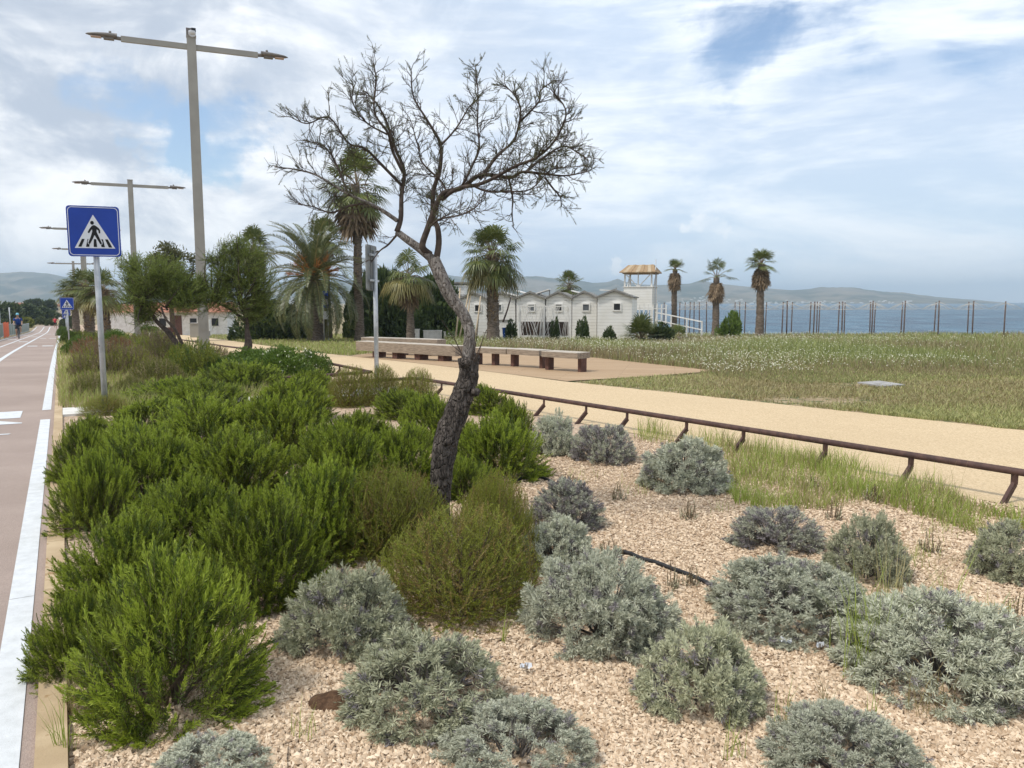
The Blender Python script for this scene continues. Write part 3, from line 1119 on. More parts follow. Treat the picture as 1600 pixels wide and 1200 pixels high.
bench('long solid timber bench with low feet at the left end of the plaza', gl(566, 556, 24.6), gl(721, 556, 21.8), 0.50, 0.47, 0.28, (-0.62, -0.2, 0.25, 0.7), 0.22)
bench('timber bench lying behind the long bench, only its pale top edge showing', gl(572, 550, 26.9), gl(690, 550, 25.2), 0.5, 0.55, 0.33, (-0.6, 0.0, 0.6), 0.22)
bench('short timber bench next to the tree trunk, left of the corner bench', gl(744, 560, 20.7), gl(799, 562, 20.0), 0.50, 0.45, 0.13, (-0.85, 0.12), 0.10)
bench('middle timber bench with rust-brown frame legs right of the trunk', gl(802, 565, 19.9), gl(852, 569, 19.15), 0.50, 0.45, 0.13, (-0.90, 0.90), 0.10)
bench('rightmost timber bench with rust-brown end legs, closest to the meadow', gl(856, 573, 18.75), gl(912, 577, 18.0), 0.50, 0.45, 0.13, (-0.90, 0.92), 0.10)

# ------------------------------------------------------------------ beach huts
HA = R(-14)


def hut(label, px_c, Y_, wid, eave, rise, depth=2.6, win=None):
    c = PT(px_c, 500, Y_)
    z = float(H(Y_))
    t = thing('beach_hut', label, 'beach hut', (c.x, Y_, z), HA, 'white beach huts in a row')
    hw = wid / 2
    gab = [(-hw, 0), (hw, 0), (hw, eave), (0, eave + rise), (-hw, eave)]
    b = MB().prism(gab, 0, depth)
    b.build('wall', [m_siding], t)
    r = MB()
    for sgn in (-1, 1):
        q = 0.07
        x0, z0, x1, z1 = 0.0, eave + rise + 0.012, sgn * (hw + 0.10), eave - 0.10 * rise / hw + 0.012
        P = [(x0, z0), (x1, z1), (x1, z1 + q), (x0, z0 + q)]
        r.prism(P if sgn > 0 else P[::-1], -0.16, depth + 0.1)
    rf = r.build('roof', [m_roofgrey], t)
    bb = MB()
    for sgn in (-1, 1):
        P = [(0, eave + rise + 0.02), (sgn * (hw + 0.10), eave - 0.08 * rise / hw), (sgn * (hw + 0.10), eave + 0.09 - 0.08 * rise / hw), (0, eave + rise + (0.16 if sgn < 0 else 0.16))]
        bb.prism(P if sgn > 0 else P[::-1], -0.19, -0.165)
    bb.build('barge_board', [m_roofgrey], rf)
    if win is not None:
        u, dark = win
        f = MB()
        zc, s = eave - 0.55, 0.22
        for dx, dz, wx, wz in ((-s, 0, 0.07, 2 * s + 0.07), (s, 0, 0.07, 2 * s + 0.07), (0, s, 2 * s - 0.07, 0.07), (0, -s, 2 * s - 0.07, 0.07)):
            f.box((u + dx, -0.03, zc + dz), (wx, 0.08, wz))
        wf = f.build('window', [m_white], t)
        MB().box((u, -0.008, zc), (2 * s - 0.07, 0.02, 2 * s - 0.07)).build('pane', [m_dark if dark else m_glass], wf)
    return t


hut('white beach hut at the right end of the row, with a dark open window', 960, 46.0, 2.05, 2.62, 0.36, 3.6, (0.15, True))
hut('white beach hut second from the right end of the row', 913, 47.6, 1.52, 2.62, 0.34, 2.6, (0.1, False))
hut('white beach hut third from the right, behind the right half of the lattice screen', 873, 48.0, 1.60, 2.62, 0.34, 2.6, (0.0, True))
hut('white beach hut behind the left half of the lattice screen', 829, 48.4, 1.82, 2.62, 0.34, 2.6, (0.05, False))
hut('white beach hut partly hidden behind the fan palm trunk', 784, 48.9, 1.74, 2.62, 0.34, 2.6, (-0.2, False))
hut('leftmost white beach hut of the row, behind the leaning stakes', 740, 49.4, 1.80, 2.62, 0.34, 2.6, (0.3, True))
# roof ladders / folded solar collectors
for px_, py_, Y_, sl, lab in ((796, 458, 49.2, -1, 'white tilted panel on the roof of the hut next to the fan palm'), (818, 456, 48.9, -1, 'white tilted panel on the roof above the lattice screen, left one'),
                              (846, 455, 48.9, 1, 'white tilted panel rising to the right above the lattice screen'), (905, 456, 48.2, -1, 'white tilted panel behind the second hut from the right'), (950, 453, 47.2, 0, 'long white flat panel on the rightmost hut')):
    p = PT(px_, py_, Y_)
    t = thing('roof_panel', lab, 'panel', (p.x, Y_, p.z - 0.1), HA, 'white panels on the hut roofs')
    a = MB().bar((-0.5, 0.3, 0.18 if sl < 0 else (-0.1 if sl > 0 else 0.1)), (0.5, 0.3, -0.1 if sl < 0 else (0.22 if sl > 0 else 0.06)), 0.9, 0.06)
    a.build('panel_frame', [m_white], t)
    MB().bar((-0.46 if sl < 0 else 0.46, 0.3, -0.35), (-0.46 if sl < 0 else 0.46, 0.3, 0.24), 0.05).build('support', [m_roofgrey], t)

# flat-roofed building behind the hedge
p = PT(706, 500, 55.0)
t = thing('flat_roof_building', 'pale building with a flat dark-edged roof behind the leaning trunk', 'building', (p.x, 55, float(H(55))), HA)
zt = PT(706, 442, 55.0).z - float(H(55))
MB().box((0, 1.5, zt / 2 - 0.06), (1.9, 3.0, zt - 0.12)).build('wall', [m_siding], t)
MB().box((0, 1.5, zt), (2.35, 3.4, 0.12)).build('roof', [m_roofgrey], t)
MB().box((-0.1, 0.0, zt - 1.3), (0.5, 0.05, 0.45)).build('window', [m_glass], t)
p = PT(703, 500, 50.5)
t = thing('gabled_pavilion', 'low grey-roofed pavilion at the left end of the hut row', 'building', (p.x, 50.5, float(H(50.5))), HA)
MB().box((0, 1.8, 1.2), (2.5, 3.0, 2.4)).build('wall', [m_siding], t)
MB().prism([(-1.5, 2.45), (1.9, 2.42), (0.6, 3.0), (-0.7, 3.05)], -0.1, 3.5).build('roof', [m_roofgrey], t)

# lattice screen
p = PT(850, 500, 44.3)
t = thing('lattice_screen', 'white screen of criss-crossed slats before the huts', 'screen', (p.x, 44.3, float(H(44.3))), HA)
wl, zl0, zl1 = 2.95, 0.35, 2.05
for u in (-1, 0, 1):
    MB().box((u * wl / 2, 0, 1.05), (0.09, 0.09, 2.1)).build('post', [m_white], t)
fr = MB()
for k_ in (-1, 1):
    fr.box((k_ * wl / 4, 0, zl1 + 0.02), (wl / 2 - 0.1, 0.06, 0.07))
    fr.box((k_ * wl / 4, 0, zl0), (wl / 2 - 0.1, 0.06, 0.07))
fr.build('frame', [m_white], t)
lt = MB()
rl = random.Random(21)
for k_ in range(46):
    half = -1 if k_ % 2 else 1
    x0, x1 = (half * wl / 4 - wl / 4 + 0.05, half * wl / 4 + wl / 4 - 0.05)
    a = (rl.uniform(x0, x1), rl.choice((-0.02, 0.0, 0.02)), zl0)
    if rl.random() < 0.35:
        a = (x0, a[1], rl.uniform(zl0, zl1))
    b = (min(x1, max(x0, a[0] + rl.uniform(-0.7, 0.9))), a[1], zl1)
    lt.bar(a, b, 0.035, 0.02)
lt.build('slats', [m_white], t)
dk = MB().box((0, 0.28, 0.75), (wl * 0.96, 0.05, 0.85))
o = dk.build('reed_panel', [MAT('brown_reed', (0.05, 0.035, 0.028), (0.10, 0.07, 0.05), 8, rough=0.9)])
o.location = (p.x, 44.3, float(H(44.3)))
o.rotation_euler = (0, 0, HA)
tag(o, 'dark brown windbreak panel behind the white lattice screen', 'windbreak')

# stakes leaning beside the trunk
for x0, y0, x1, y1, lab in ((711, 527, 719, 450, 'peeled wooden stake, leftmost of the leaning group'), (716, 530, 734, 449, 'tall peeled stake leaning right, second from the left'), (724, 528, 735, 461, 'shorter peeled stake close beside the tall one'),
                            (741, 524, 751, 463, 'peeled stake right of the trunk, nearest to the palm'), (786, 503, 798, 465, 'dark leaning stick between the fan palm and the lattice screen')):
    a, b = PT(x0, y0, 43.0), PT(x1, y1, 43.4)
    a.z = min(a.z, float(H(43.0)) + 0.02) if x0 < 780 else a.z
    o = MB().tube([a, a.lerp(b, 0.5) + Vector((0.03, 0, 0)), b], [0.05, 0.045, 0.035], 8).build('wooden_stake', [m_bamboo if x0 < 780 else m_pole])
    tag(o, lab, 'stake', 'stakes leaning in front of the huts')

# blue bin, cabinet, low white walls
q = PT(787, 520, 43.5)
t = thing('litter_bin', 'small blue plastic bin at the foot of the fan palm', 'bin', (q.x + 0.25, 43.5, float(H(43.5)) + 0.25), HA)
b = MB().box((0, 0, 0.28), (0.5, 0.42, 0.56), taper=1.12)
b.build('bin_body', [m_bin], t)
MB().box((0, 0, 0.575), (0.62, 0.54, 0.03)).build('rim', [m_bin], t)
MB().box((0, 0, -0.12), (0.3, 0.3, 0.26)).build('foot', [m_slab], t)
q = PT(788, 510, 45.0)
t = thing('storage_cabinet', 'white waist-high cabinet behind the blue bin', 'cabinet', (q.x, 45.0, float(H(45))), HA)
MB().box((0, 0, 0.62), (0.9, 0.6, 1.24)).build('body', [m_white], t)
MB().box((0, 0, 1.27), (1.0, 0.7, 0.06)).build('lid', [m_roofgrey], t)
for x0, x1, yt, Y_, lab in ((636, 655, 515, 47.5, 'short white wall block between the small palm and the hedge'), (662, 690, 517, 47.8, 'low white wall under the dark hedge, middle piece'), (694, 712, 519, 47.5, 'low white wall block just left of the leaning stakes'), (755, 776, 519, 46.5, 'low white wall left of the fan palm trunk')):
    a, b = PT(x0, yt, Y_), PT(x1, yt, Y_)
    zb = float(H(Y_))
    t_ = thing('garden_wall', lab, 'wall', ((a.x + b.x) / 2, Y_, zb), HA * 0.3, 'low white walls before the hedge')
    MB().box((0, 0, (a.z - zb) / 2), (b.x - a.x, 0.25, a.z - zb)).build('wall_body', [m_white_slab], t_)
    MB().box((0, 0, a.z - zb + 0.02), (b.x - a.x + 0.05, 0.3, 0.04)).build('coping', [m_white_slab], t_)

# ------------------------------------------------------------------ lifeguard tower
Yt = 58.0
p = PT(1000, 500, Yt)
zg = float(H(Yt))
t = thing('lifeguard_tower', 'white lookout tower with a wooden gable roof behind the huts', 'tower', (p.x, Yt, zg), R(-20))
zf = PT(1000, 470, Yt).z - zg
z_rail = PT(1000, 449, Yt).z - zg
z_ev = PT(1000, 427, Yt).z - zg
z_rg = PT(1000, 415, Yt).z - zg
hw = 1.05
for sx_ in (-1, 1):
    for sy_ in (-1, 1):
        MB().box((sx_ * (hw - 0.06), sy_ * (hw - 0.06), z_ev / 2), (0.11, 0.11, z_ev)).build('post', [m_white], t)
MB().box((0, 0, (zf + z_rail) / 2 - 0.35), (2 * hw - 0.01 + 0.03, 2 * hw + 0.03, z_rail - zf + 0.65)).build('cabin', [m_siding], t)
MB().box((0, 0, z_rail + 0.02), (2 * hw + 0.16, 2 * hw + 0.16, 0.06)).build('ledge', [m_white], t)
for sx_ in (-1, 1):
    MB().bar((sx_ * 0.05, -hw + 0.06, z_rail + 0.05), (sx_ * (hw - 0.1), -hw + 0.06, z_ev - 0.05), 0.06).build('brace', [m_white], t)
    MB().bar((sx_ * (hw - 0.06), 0.0, z_rail + 0.05), (sx_ * (hw - 0.06), hw - 0.15, z_ev - 0.05), 0.06).build('brace', [m_white], t)
MB().box((0.0, -hw + 0.06, (z_rail + z_ev) / 2), (0.08, 0.08, z_ev - z_rail - 0.1)).build('middle_post', [m_white], t)
rf = MB()
for sgn in (-1, 1):
    for k_ in range(9):
        xe0, xe1 = -1.34 + k_ * 0.298, -1.34 + (k_ + 1) * 0.298 - 0.012
        xr0, xr1 = xe0 * 0.72, xe1 * 0.72
        q = [(xr0, 0, z_rg), (xr1, 0, z_rg), (xe1, sgn * 1.42, z_ev), (xe0, sgn * 1.42, z_ev)]
        dz = 0.012 * (k_ % 3)
        hi = [(a, b, c + 0.05 + dz) for a, b, c in q]
        rf.quads([hi, q[::-1]], k_ % 3 == 1)
        rf.quads([[q[i_], q[(i_ + 1) % 4], hi[(i_ + 1) % 4], hi[i_]] for i_ in range(4)], k_ % 3 == 1)
for sgn in (-1, 1):
    rf.tris([[(sgn * 1.34 * 0.72, 0, z_rg + 0.03), (sgn * 1.34, -1.42, z_ev + 0.02), (sgn * 1.34, 1.42, z_ev + 0.02)]], 0)
rf.build('roof', [m_thatch, MAT('bleached_thatch', (0.36, 0.28, 0.18), (0.46, 0.37, 0.26), 8, rough=0.9)], t)
MB().box((0, 0, z_ev - 0.03), (2 * hw + 0.2, 2 * hw + 0.2, 0.07)).build('roof_beam', [m_thatch], t)
p2 = PT(1023, 500, 57.0)
o = MB().tube([(0, 0, 0), (0, 0, PT(1023, 405, 57.0).z - float(H(57)))], [0.05, 0.03], 8).build('flag_pole', [m_galv])
o.location = (p2.x, 57.0, float(H(57)))
tag(o, 'thin grey mast standing at the right side of the lookout tower', 'mast')
# white ramp with handrail
a, b = PT(1024, 488, 56.0), PT(1098, 503, 52.5)
t = thing('handrail_ramp', 'white sloping handrail leading down from the lookout tower', 'handrail')
MB().bar(a, b, 0.07).build('top_rail', [m_white], t)
MB().bar(a - Vector((0, 0, 0.55)), b - Vector((0, 0, 0.55)), 0.06).build('lower_rail', [m_white], t)
for u in (0.02, 0.35, 0.68, 0.985):
    c = a.lerp(b, u)
    zg_ = float(H(c.y))
    MB().box((c.x, c.y, (zg_ + c.z) / 2), (0.08, 0.08, c.z - zg_)).build('post', [m_white], t)
t = thing('white_picket_screen', 'white upright slat fence between the lookout tower and the first tall palm', 'fence')
a, b = PT(985, 520, 55.0), PT(1040, 520, 54.0)
for k_ in range(9):
    c = a.lerp(b, k_ / 8)
    zg_ = float(H(c.y))
    zt_ = PT(1000, 474 + (k_ % 3), c.y).z
    MB().box((c.x, c.y, (zg_ + zt_) / 2), (0.09, 0.06, zt_ - zg_)).build('picket', [m_white], t)
MB().bar((a.x, a.y + 0.08, PT(985, 482, 55).z), (b.x, b.y + 0.08, PT(1040, 482, 54).z), 0.05).build('cross_rail', [m_white], t)

# ------------------------------------------------------------------ parasol frames on the beach


def parasol_proto(ribs):
    t = thing('parasol_frame', '', 'parasol frame', group='bare parasol frames on the beach')
    MB().tube([(0, 0, -0.3), (0, 0, 2.75)], 0.05, 8).build('pole', [m_pole], t)
    if ribs:
        b = MB()
        for k_ in range(10):
            a = 2 * math.pi * k_ / 10 + 0.2
            b.tube([(0.03 * math.cos(a), 0.03 * math.sin(a), 2.62), (0.6 * math.cos(a), 0.6 * math.sin(a), 2.45), (1.12 * math.cos(a), 1.12 * math.sin(a), 2.16)], [0.010, 0.009, 0.008], 4)
        for k_ in range(10):
            a, c = 2 * math.pi * k_ / 10 + 0.2, 2 * math.pi * (k_ + 1) / 10 + 0.2
            b.tube([(1.1 * math.cos(a), 1.1 * math.sin(a), 2.17), (1.1 * math.cos(c), 1.1 * math.sin(c), 2.17)], 0.006, 3, cap=False)
        b.build('ribs', [m_rope], t)
    return t


fx = lambda z: 1000 + z / 2.6667
pos_ = [(fx(v), 58.5) for v in (1520, 1388, 1245, 1102, 968, 843, 725, 613)] + [(fx(v), 65.5) for v in (1368, 1228, 1090, 960, 827, 709, 593, 488)] + \
       [(fx(v), 70.5) for v in (977, 853, 738, 632, 523, 437)] + [(fx(v), 73.0) for v in (746, 413, 394, 305, 278, 248, 226, 206, 187, 163, 100)]
protos = [parasol_proto(True)]
for i, (px_, Y_) in enumerate(pos_):
    o = protos[0] if i == 0 else copy_tree(protos[0])
    p = PT(px_, 500, Y_)
    tilt = random.uniform(-1.2, 1.2)
    o.location = (p.x, Y_, float(HX(p.x, Y_)))
    o.rotation_euler = (0, R(tilt), random.uniform(0, 0.6))
    zt_ = PT(px_, 470.5 + (0 if Y_ < 60 else 1.5) + random.uniform(-0.8, 0.8), Y_).z - float(HX(p.x, Y_))
    o.scale = (1, 1, zt_ / 2.75)
    o['label'] = 'weathered bare wooden parasol post with pale ribs on the beach before the sea'
protos[0]['label'] = 'rightmost bare parasol post with pale ribs on the beach'

# ------------------------------------------------------------------ cottages, cabinets, fence on the left
p = PT(292, 500, 74.0)
t = thing('cottage', 'white cottage with a terracotta roof seen under the green tamarisk', 'house', (p.x, 74, float(H(74))), R(8))
MB().box((0, 2, 1.1), (7.4, 4, 2.2)).build('wall', [m_white], t)
MB().prism([(-2.6, 0), (2.6, 0), (0, 0.95)], -4.0, 4.0).build('roof', [m_tile], t).location = (0, 2, 2.2)
for ch in t.children:
    if ch.name.startswith('roof'):
        ch.rotation_euler = (0, 0, R(90))
for dx in (-2.2, 0.6, 2.6):
    f = MB()
    f.box((dx, -0.03, 1.25), (0.8, 0.06, 0.9))
    wf = f.build('window', [m_white_slab], t)
    MB().box((dx, -0.065, 1.25), (0.62, 0.02, 0.72)).build('pane', [m_dark], wf)
MB().box((-0.9, -0.03, 0.95), (0.85, 0.07, 1.9)).build('door', [m_benchleg], t)
p = PT(206, 500, 88.0)
t = thing('cottage', 'smaller white cottage partly hidden behind the fan palms', 'house', (p.x, 88, float(H(88))), R(15))
MB().box((0, 2, 1.2), (5.2, 4, 2.4)).build('wall', [m_white], t)
r_ = MB().prism([(-2.4, 0), (2.4, 0), (0, 0.9)], -2.9, 2.9).build('roof', [m_tile], t)
r_.location = (0, 2, 2.4)
r_.rotation_euler = (0, 0, R(90))
f = MB().box((0.6, -0.03, 1.3), (0.8, 0.06, 0.9)).build('window', [m_white_slab], t)
MB().box((0.6, -0.065, 1.3), (0.6, 0.02, 0.7)).build('pane', [m_dark], f)
p = PT(306, 500, 60.0)
t = thing('utility_cabinet', 'beige utility cabinet in front of the white cottage', 'cabinet', (p.x, 60, float(H(60))), R(6))
MB().box((0, 0, 0.55), (0.8, 0.5, 1.1)).build('body', [m_lamp], t)
MB().box((0, 0, 1.13), (0.9, 0.6, 0.06)).build('cap', [m_slab], t)
p = PT(320, 500, 62.0)
t = thing('utility_cabinet', 'white utility cabinet on legs beside the lamp post', 'cabinet', (p.x, 62, float(H(62))), R(6))
MB().box((0, 0, 0.95), (0.8, 0.45, 0.9)).build('body', [m_white], t)
for dx in (-0.3, 0.3):
    MB().box((dx, 0, 0.25), (0.08, 0.3, 0.5)).build('leg', [m_slab], t)
MB().box((0.3, -0.235, 0.95), (0.03, 0.02, 0.12)).build('handle', [m_dark], t)
p = PT(265, 500, 48.0)
t = thing('wooden_litter_bin', 'brown slatted wooden bin at the edge of the far path', 'bin', (p.x, 48, float(H(48))), R(10))
b = MB()
for k_ in range(12):
    a = 2 * math.pi * k_ / 12
    b.box((0.3 * math.cos(a), 0.3 * math.sin(a), 0.42), (0.13, 0.03, 0.84), 0, Matrix.Rotation(a + math.pi / 2, 3, 'Z'))
b.build('slats', [m_benchleg], t)
MB().tube([(0, 0, 0.05), (0, 0, 0.8)], 0.26, 12).build('liner', [m_dark], t)


def fence_panel(s, label, orange=False):
    c = ST(s, -3.62)
    t = thing('fence_panel', label, 'fence', c, ANG + R(90), 'temporary fence panels beside the cycle road')
    L = 3.4
    fr = MB()
    for dx in (-L / 2, L / 2):
        fr.tube([(dx, 0, 0), (dx, 0, 1.05)], 0.025, 6)
    fr.tube([(-L / 2, 0, 1.05), (L / 2, 0, 1.05)], 0.02, 6)
    fr.tube([(-L / 2, 0, 0.12), (L / 2, 0, 0.12)], 0.02, 6)
    fr.build('frame', [m_galv], t)
    me = MB()
    for k_ in range(46):
        x = -L / 2 + (k_ + 0.5) * L / 46
        me.box((x, 0, 0.585), (0.035, 0.006, 0.9))
    for k_ in range(6):
        me.box((0, 0.008, 0.2 + k_ * 0.15), (L - 0.06, 0.006, 0.03))
    me.build('mesh', [m_fencegreen], t)
    if orange:
        og = MB()
        for k_ in range(14):
            x = -L / 2 + (k_ + 0.5) * L / 14
            og.box((x, -0.03, 0.62), (0.16, 0.01, 1.15))
        og.build('netting', [m_orange], t)
    return t


for i, s in enumerate(np.arange(36, 120, 3.5)):
    near = ['green mesh fence panel nearest the left picture edge', 'green mesh fence panel hung with orange netting, nearest the picture edge'][i % 2] if i < 2 else None
    og = i in (2, 9, 10)
    fence_panel(s, near or ('fence panel hung with orange plastic netting along the cycle road' if og else 'green mesh fence panel in the row left of the cycle road'), og or i == 1)
for i, s in enumerate((44, 56, 62, 70, 80, 92, 104)):
    c = ST(s, -5.0 - 0.3 * (i % 2))
    o = MB().tube([(0, 0, 0), (0, 0, (3.2, 2.4, 3.4, 2.2, 3.2, 2.6, 3.0)[i])], 0.06, 8).build('grey_post', [m_galv])
    o.location = c
    tag(o, ['tall grey post behind the fence at the left picture edge', 'short grey post behind the fence left of the cyclist', 'tall grey post just right of the cyclist', 'low grey post behind the fence near the pale bush', 'grey post in the middle of the far fence', 'grey post near the far orange netting', 'farthest grey post behind the fence'][i], 'post', 'grey posts behind the fence')

# slabs, hose, litter, soil mound on the ground
q = G(1376, 604)
o = MB().box((0, 0, 0.02), (0.56, 0.62, 0.03)).build('drain_slab', [m_slab])
o.location = (q.x, q.y, float(H(q.y)) + 0.03)
o.rotation_euler = (R(1.5), R(-1.2), R(20))
tag(o, 'flat grey concrete cover lying in the lawn', 'cover')
hp = [G(968, 868), G(985, 872), G(1005, 881), G(1025, 886), G(1050, 896), G(1075, 905), G(1095, 914), G(1118, 924), G(1140, 930)]
o = MB().tube([p + Vector((0, 0, 0.030)) for p in hp], 0.013, 10).build('irrigation_hose', [m_hose])
tag(o, 'black irrigation hose lying on the gravel between small seedlings', 'hose')
hp = [G(795, 760), G(815, 752), G(835, 748), G(856, 754), G(872, 762)]
o = MB().tube([p + Vector((0, 0, 0.028)) for p in hp], 0.012, 8).build('irrigation_hose', [m_hose])
tag(o, 'short piece of black hose emerging by the grey lavender', 'hose')


def mound(name, px_, py_, rx, rz, mat, label, cat):
    q = G(px_, py_)
    n, V = 26, []
    for i in range(8):
        for j in range(n):
            a = 2 * math.pi * j / n
            r = rx * i / 7
            k = mnoise.noise(Vector((math.cos(a) * r * 14, math.sin(a) * r * 14, px_)))
            V.append((r * math.cos(a) * (1 + 0.15 * k), r * math.sin(a) * 0.9, rz * (1 - (i / 7) ** 2) + 0.012 * k - (0.03 if i == 7 else 0)))
    Fc = [(i * n + j, i * n + (j + 1) % n, (i + 1) * n + (j + 1) % n, (i + 1) * n + j) for i in range(7) for j in range(n)]
    o = MB().add(V, [f[::-1] for f in Fc], 0, True).build(name, [mat])
    o.location = (q.x, q.y, 0.02)
    return tag(o, label, cat)


m_dirt = MAT('dark_soil', (0.075, 0.04, 0.022), (0.15, 0.085, 0.048), 40, rough=1.0, bmp=1.0, bscale=160, bdist=0.01)
mound('soil_mound', 515, 1103, 0.095, 0.022, m_dirt, 'small dark brown soil mound on the gravel beside the rosemary', 'mound')
for px_, py_, sz, rz, lab in ((822, 1057, 0.05, 0.3, 'crumpled scrap of paper on the gravel below the olive bush'), (1281, 1023, 0.04, 0.8, 'white paper scrap under the broad lavender, rightmost'), (1226, 1016, 0.055, 0.1, 'flat torn paper scrap between two lavenders'), (1176, 1000, 0.04, -0.4, 'grey flake of litter at the foot of the central lavender')):
    q = G(px_, py_)
    b = MB()
    rr = random.Random(px_)
    k = 7
    V = [(0.62 * sz * (i / (k - 1) - 0.5) * 1.5, 0.62 * sz * (j / (k - 1) - 0.5), 0.012 * rr.random() + 0.01 * math.sin(i * 1.1 + j)) for i in range(k) for j in range(k)]
    b.add(V, [(i * k + j, (i + 1) * k + j, (i + 1) * k + j + 1, i * k + j + 1) for i in range(k - 1) for j in range(k - 1) if (i * j + px_) % 9])
    o = b.build('paper_scrap', [m_signwhite])
    o.location = (q.x, q.y, 0.04)
    o.rotation_euler = (0, 0, rz)
    tag(o, lab, 'litter', 'paper scraps on the gravel')

# ------------------------------------------------------------------ plant generators


def perp(g, rng):
    r = rng.normal(size=g.shape)
    e1 = unit(np.cross(g, r))
    return e1, np.cross(g, e1)


def leaves(mb, base, d, L, W, rng, mat=0, side=None):
    """diamond leaves"""
    d = unit(d)
    if side is None:
        side = unit(np.cross(d, rng.normal(size=d.shape)))
    L = np.broadcast_to(np.asarray(L, float), base.shape[:1])[:, None]
    W = np.broadcast_to(np.asarray(W, float), base.shape[:1])[:, None]
    m = base + d * L * 0.45
    Q = np.stack([base, m + side * W * 0.5, base + d * L, m - side * W * 0.5], 1)
    mb.quads(Q, mat)


def sprigs(mb, tip, g, slen, m, ll, lw, a0, a1, rng, mat=0, mat2=None, tipfrac=0.72, tipmat=None, stem_mat=None, stem_r=0.0018, t0=0.12, bendk=0.25, pow_=0.85):
    """leafy shoots ending at the given tips"""
    n = len(tip)
    L = slen * rng.uniform(0.65, 1.25, n)[:, None]
    base = tip - g * L
    e1, e2 = perp(g, rng)
    bend = (e1 * rng.normal(size=(n, 1)) + np.array((0, 0, 0.6))) * L * bendk
    t = t0 + (1 - t0) * ((np.arange(m) + 0.5) / m) ** pow_
    tt = t[None, :, None]
    P = base[:, None] + g[:, None] * L[:, None] * tt + bend[:, None] * (tt ** 2 - tt)
    az = (np.arange(m) * 2.39996)[None, :] + rng.uniform(0, 6.28, (n, 1)) + rng.normal(0, 0.25, (n, m))
    rad = np.cos(az)[..., None] * e1[:, None] + np.sin(az)[..., None] * e2[:, None]
    an = np.radians(a0 + (a1 - a0) * t)[None, :] + rng.normal(0, 0.18, (n, m))
    axis = unit(g[:, None] + bend[:, None] / np.maximum(L[:, None], 1e-6) * (2 * tt - 1))
    d = np.cos(an)[..., None] * axis + np.sin(an)[..., None] * rad
    LL = ll * rng.uniform(0.7, 1.25, (n, m)) * (1 - 0.45 * t[None, :] ** 4)
    WW = lw * rng.uniform(0.8, 1.2, (n, m))
    side = unit(np.cross(d, rad + 0.6 * rng.normal(size=d.shape)))
    ok = P[..., 2] > 0.004
    if mat2 is None:
        mats = np.full((n, m), mat)
    else:
        mats = np.where(rng.random((n, 1)) < mat2[1], mat2[0], mat) + np.zeros((n, m), int)
    if tipmat is not None:
        mats = np.where((t[None, :] > tipfrac + rng.normal(0, 0.06, (n, m))) & (rng.random((n, 1)) < 0.75), tipmat, mats)
    for k in np.unique(mats):
        s = ok & (mats == k)
        leaves(mb, P[s], d[s], LL[s], WW[s], rng, int(k), side[s])
    if stem_mat is not None:
        nn = 3
        T = np.linspace(0.0, 0.97, nn + 1)
        Pk = [base + g * L * u + bend * (u * u - u) for u in T]
        for i in range(nn):
            w0, w1 = stem_r * (1 - 0.5 * T[i]), stem_r * (1 - 0.5 * T[i + 1])
            for e in (e1, e2):
                mb.quads(np.stack([Pk[i] - e * w0, Pk[i] + e * w0, Pk[i + 1] + e * w1, Pk[i + 1] - e * w1], 1), stem_mat)
    return base


def dome_dirs(rng, n, zlow, K, spread):
    if K:
        z = rng.uniform(zlow, 1, K)
        a = rng.uniform(0, 2 * math.pi, K)
        c = np.stack([np.sqrt(1 - z * z) * np.cos(a), np.sqrt(1 - z * z) * np.sin(a), z], -1)
        kf = rng.uniform(0.86, 1.09, K)
        i = rng.integers(0, K, n)
        d = unit(c[i] + rng.normal(0, spread, (n, 3)))
        f = kf[i] * (1 - 0.6 * np.linalg.norm(d - c[i], axis=1) ** 2)
        return d, f
    z = rng.uniform(zlow, 1, n)
    a = rng.uniform(0, 2 * math.pi, n)
    return np.stack([np.sqrt(1 - z * z) * np.cos(a), np.sqrt(1 - z * z) * np.sin(a), z], -1), np.ones(n)


def lumps(rng, d, k, amp):
    c = unit(rng.normal(size=(k, 3)))
    s = rng.uniform(-1, 1, k)
    return 1 + amp * (np.exp(4 * (d @ c.T - 1)) * s[None, :]).sum(1)


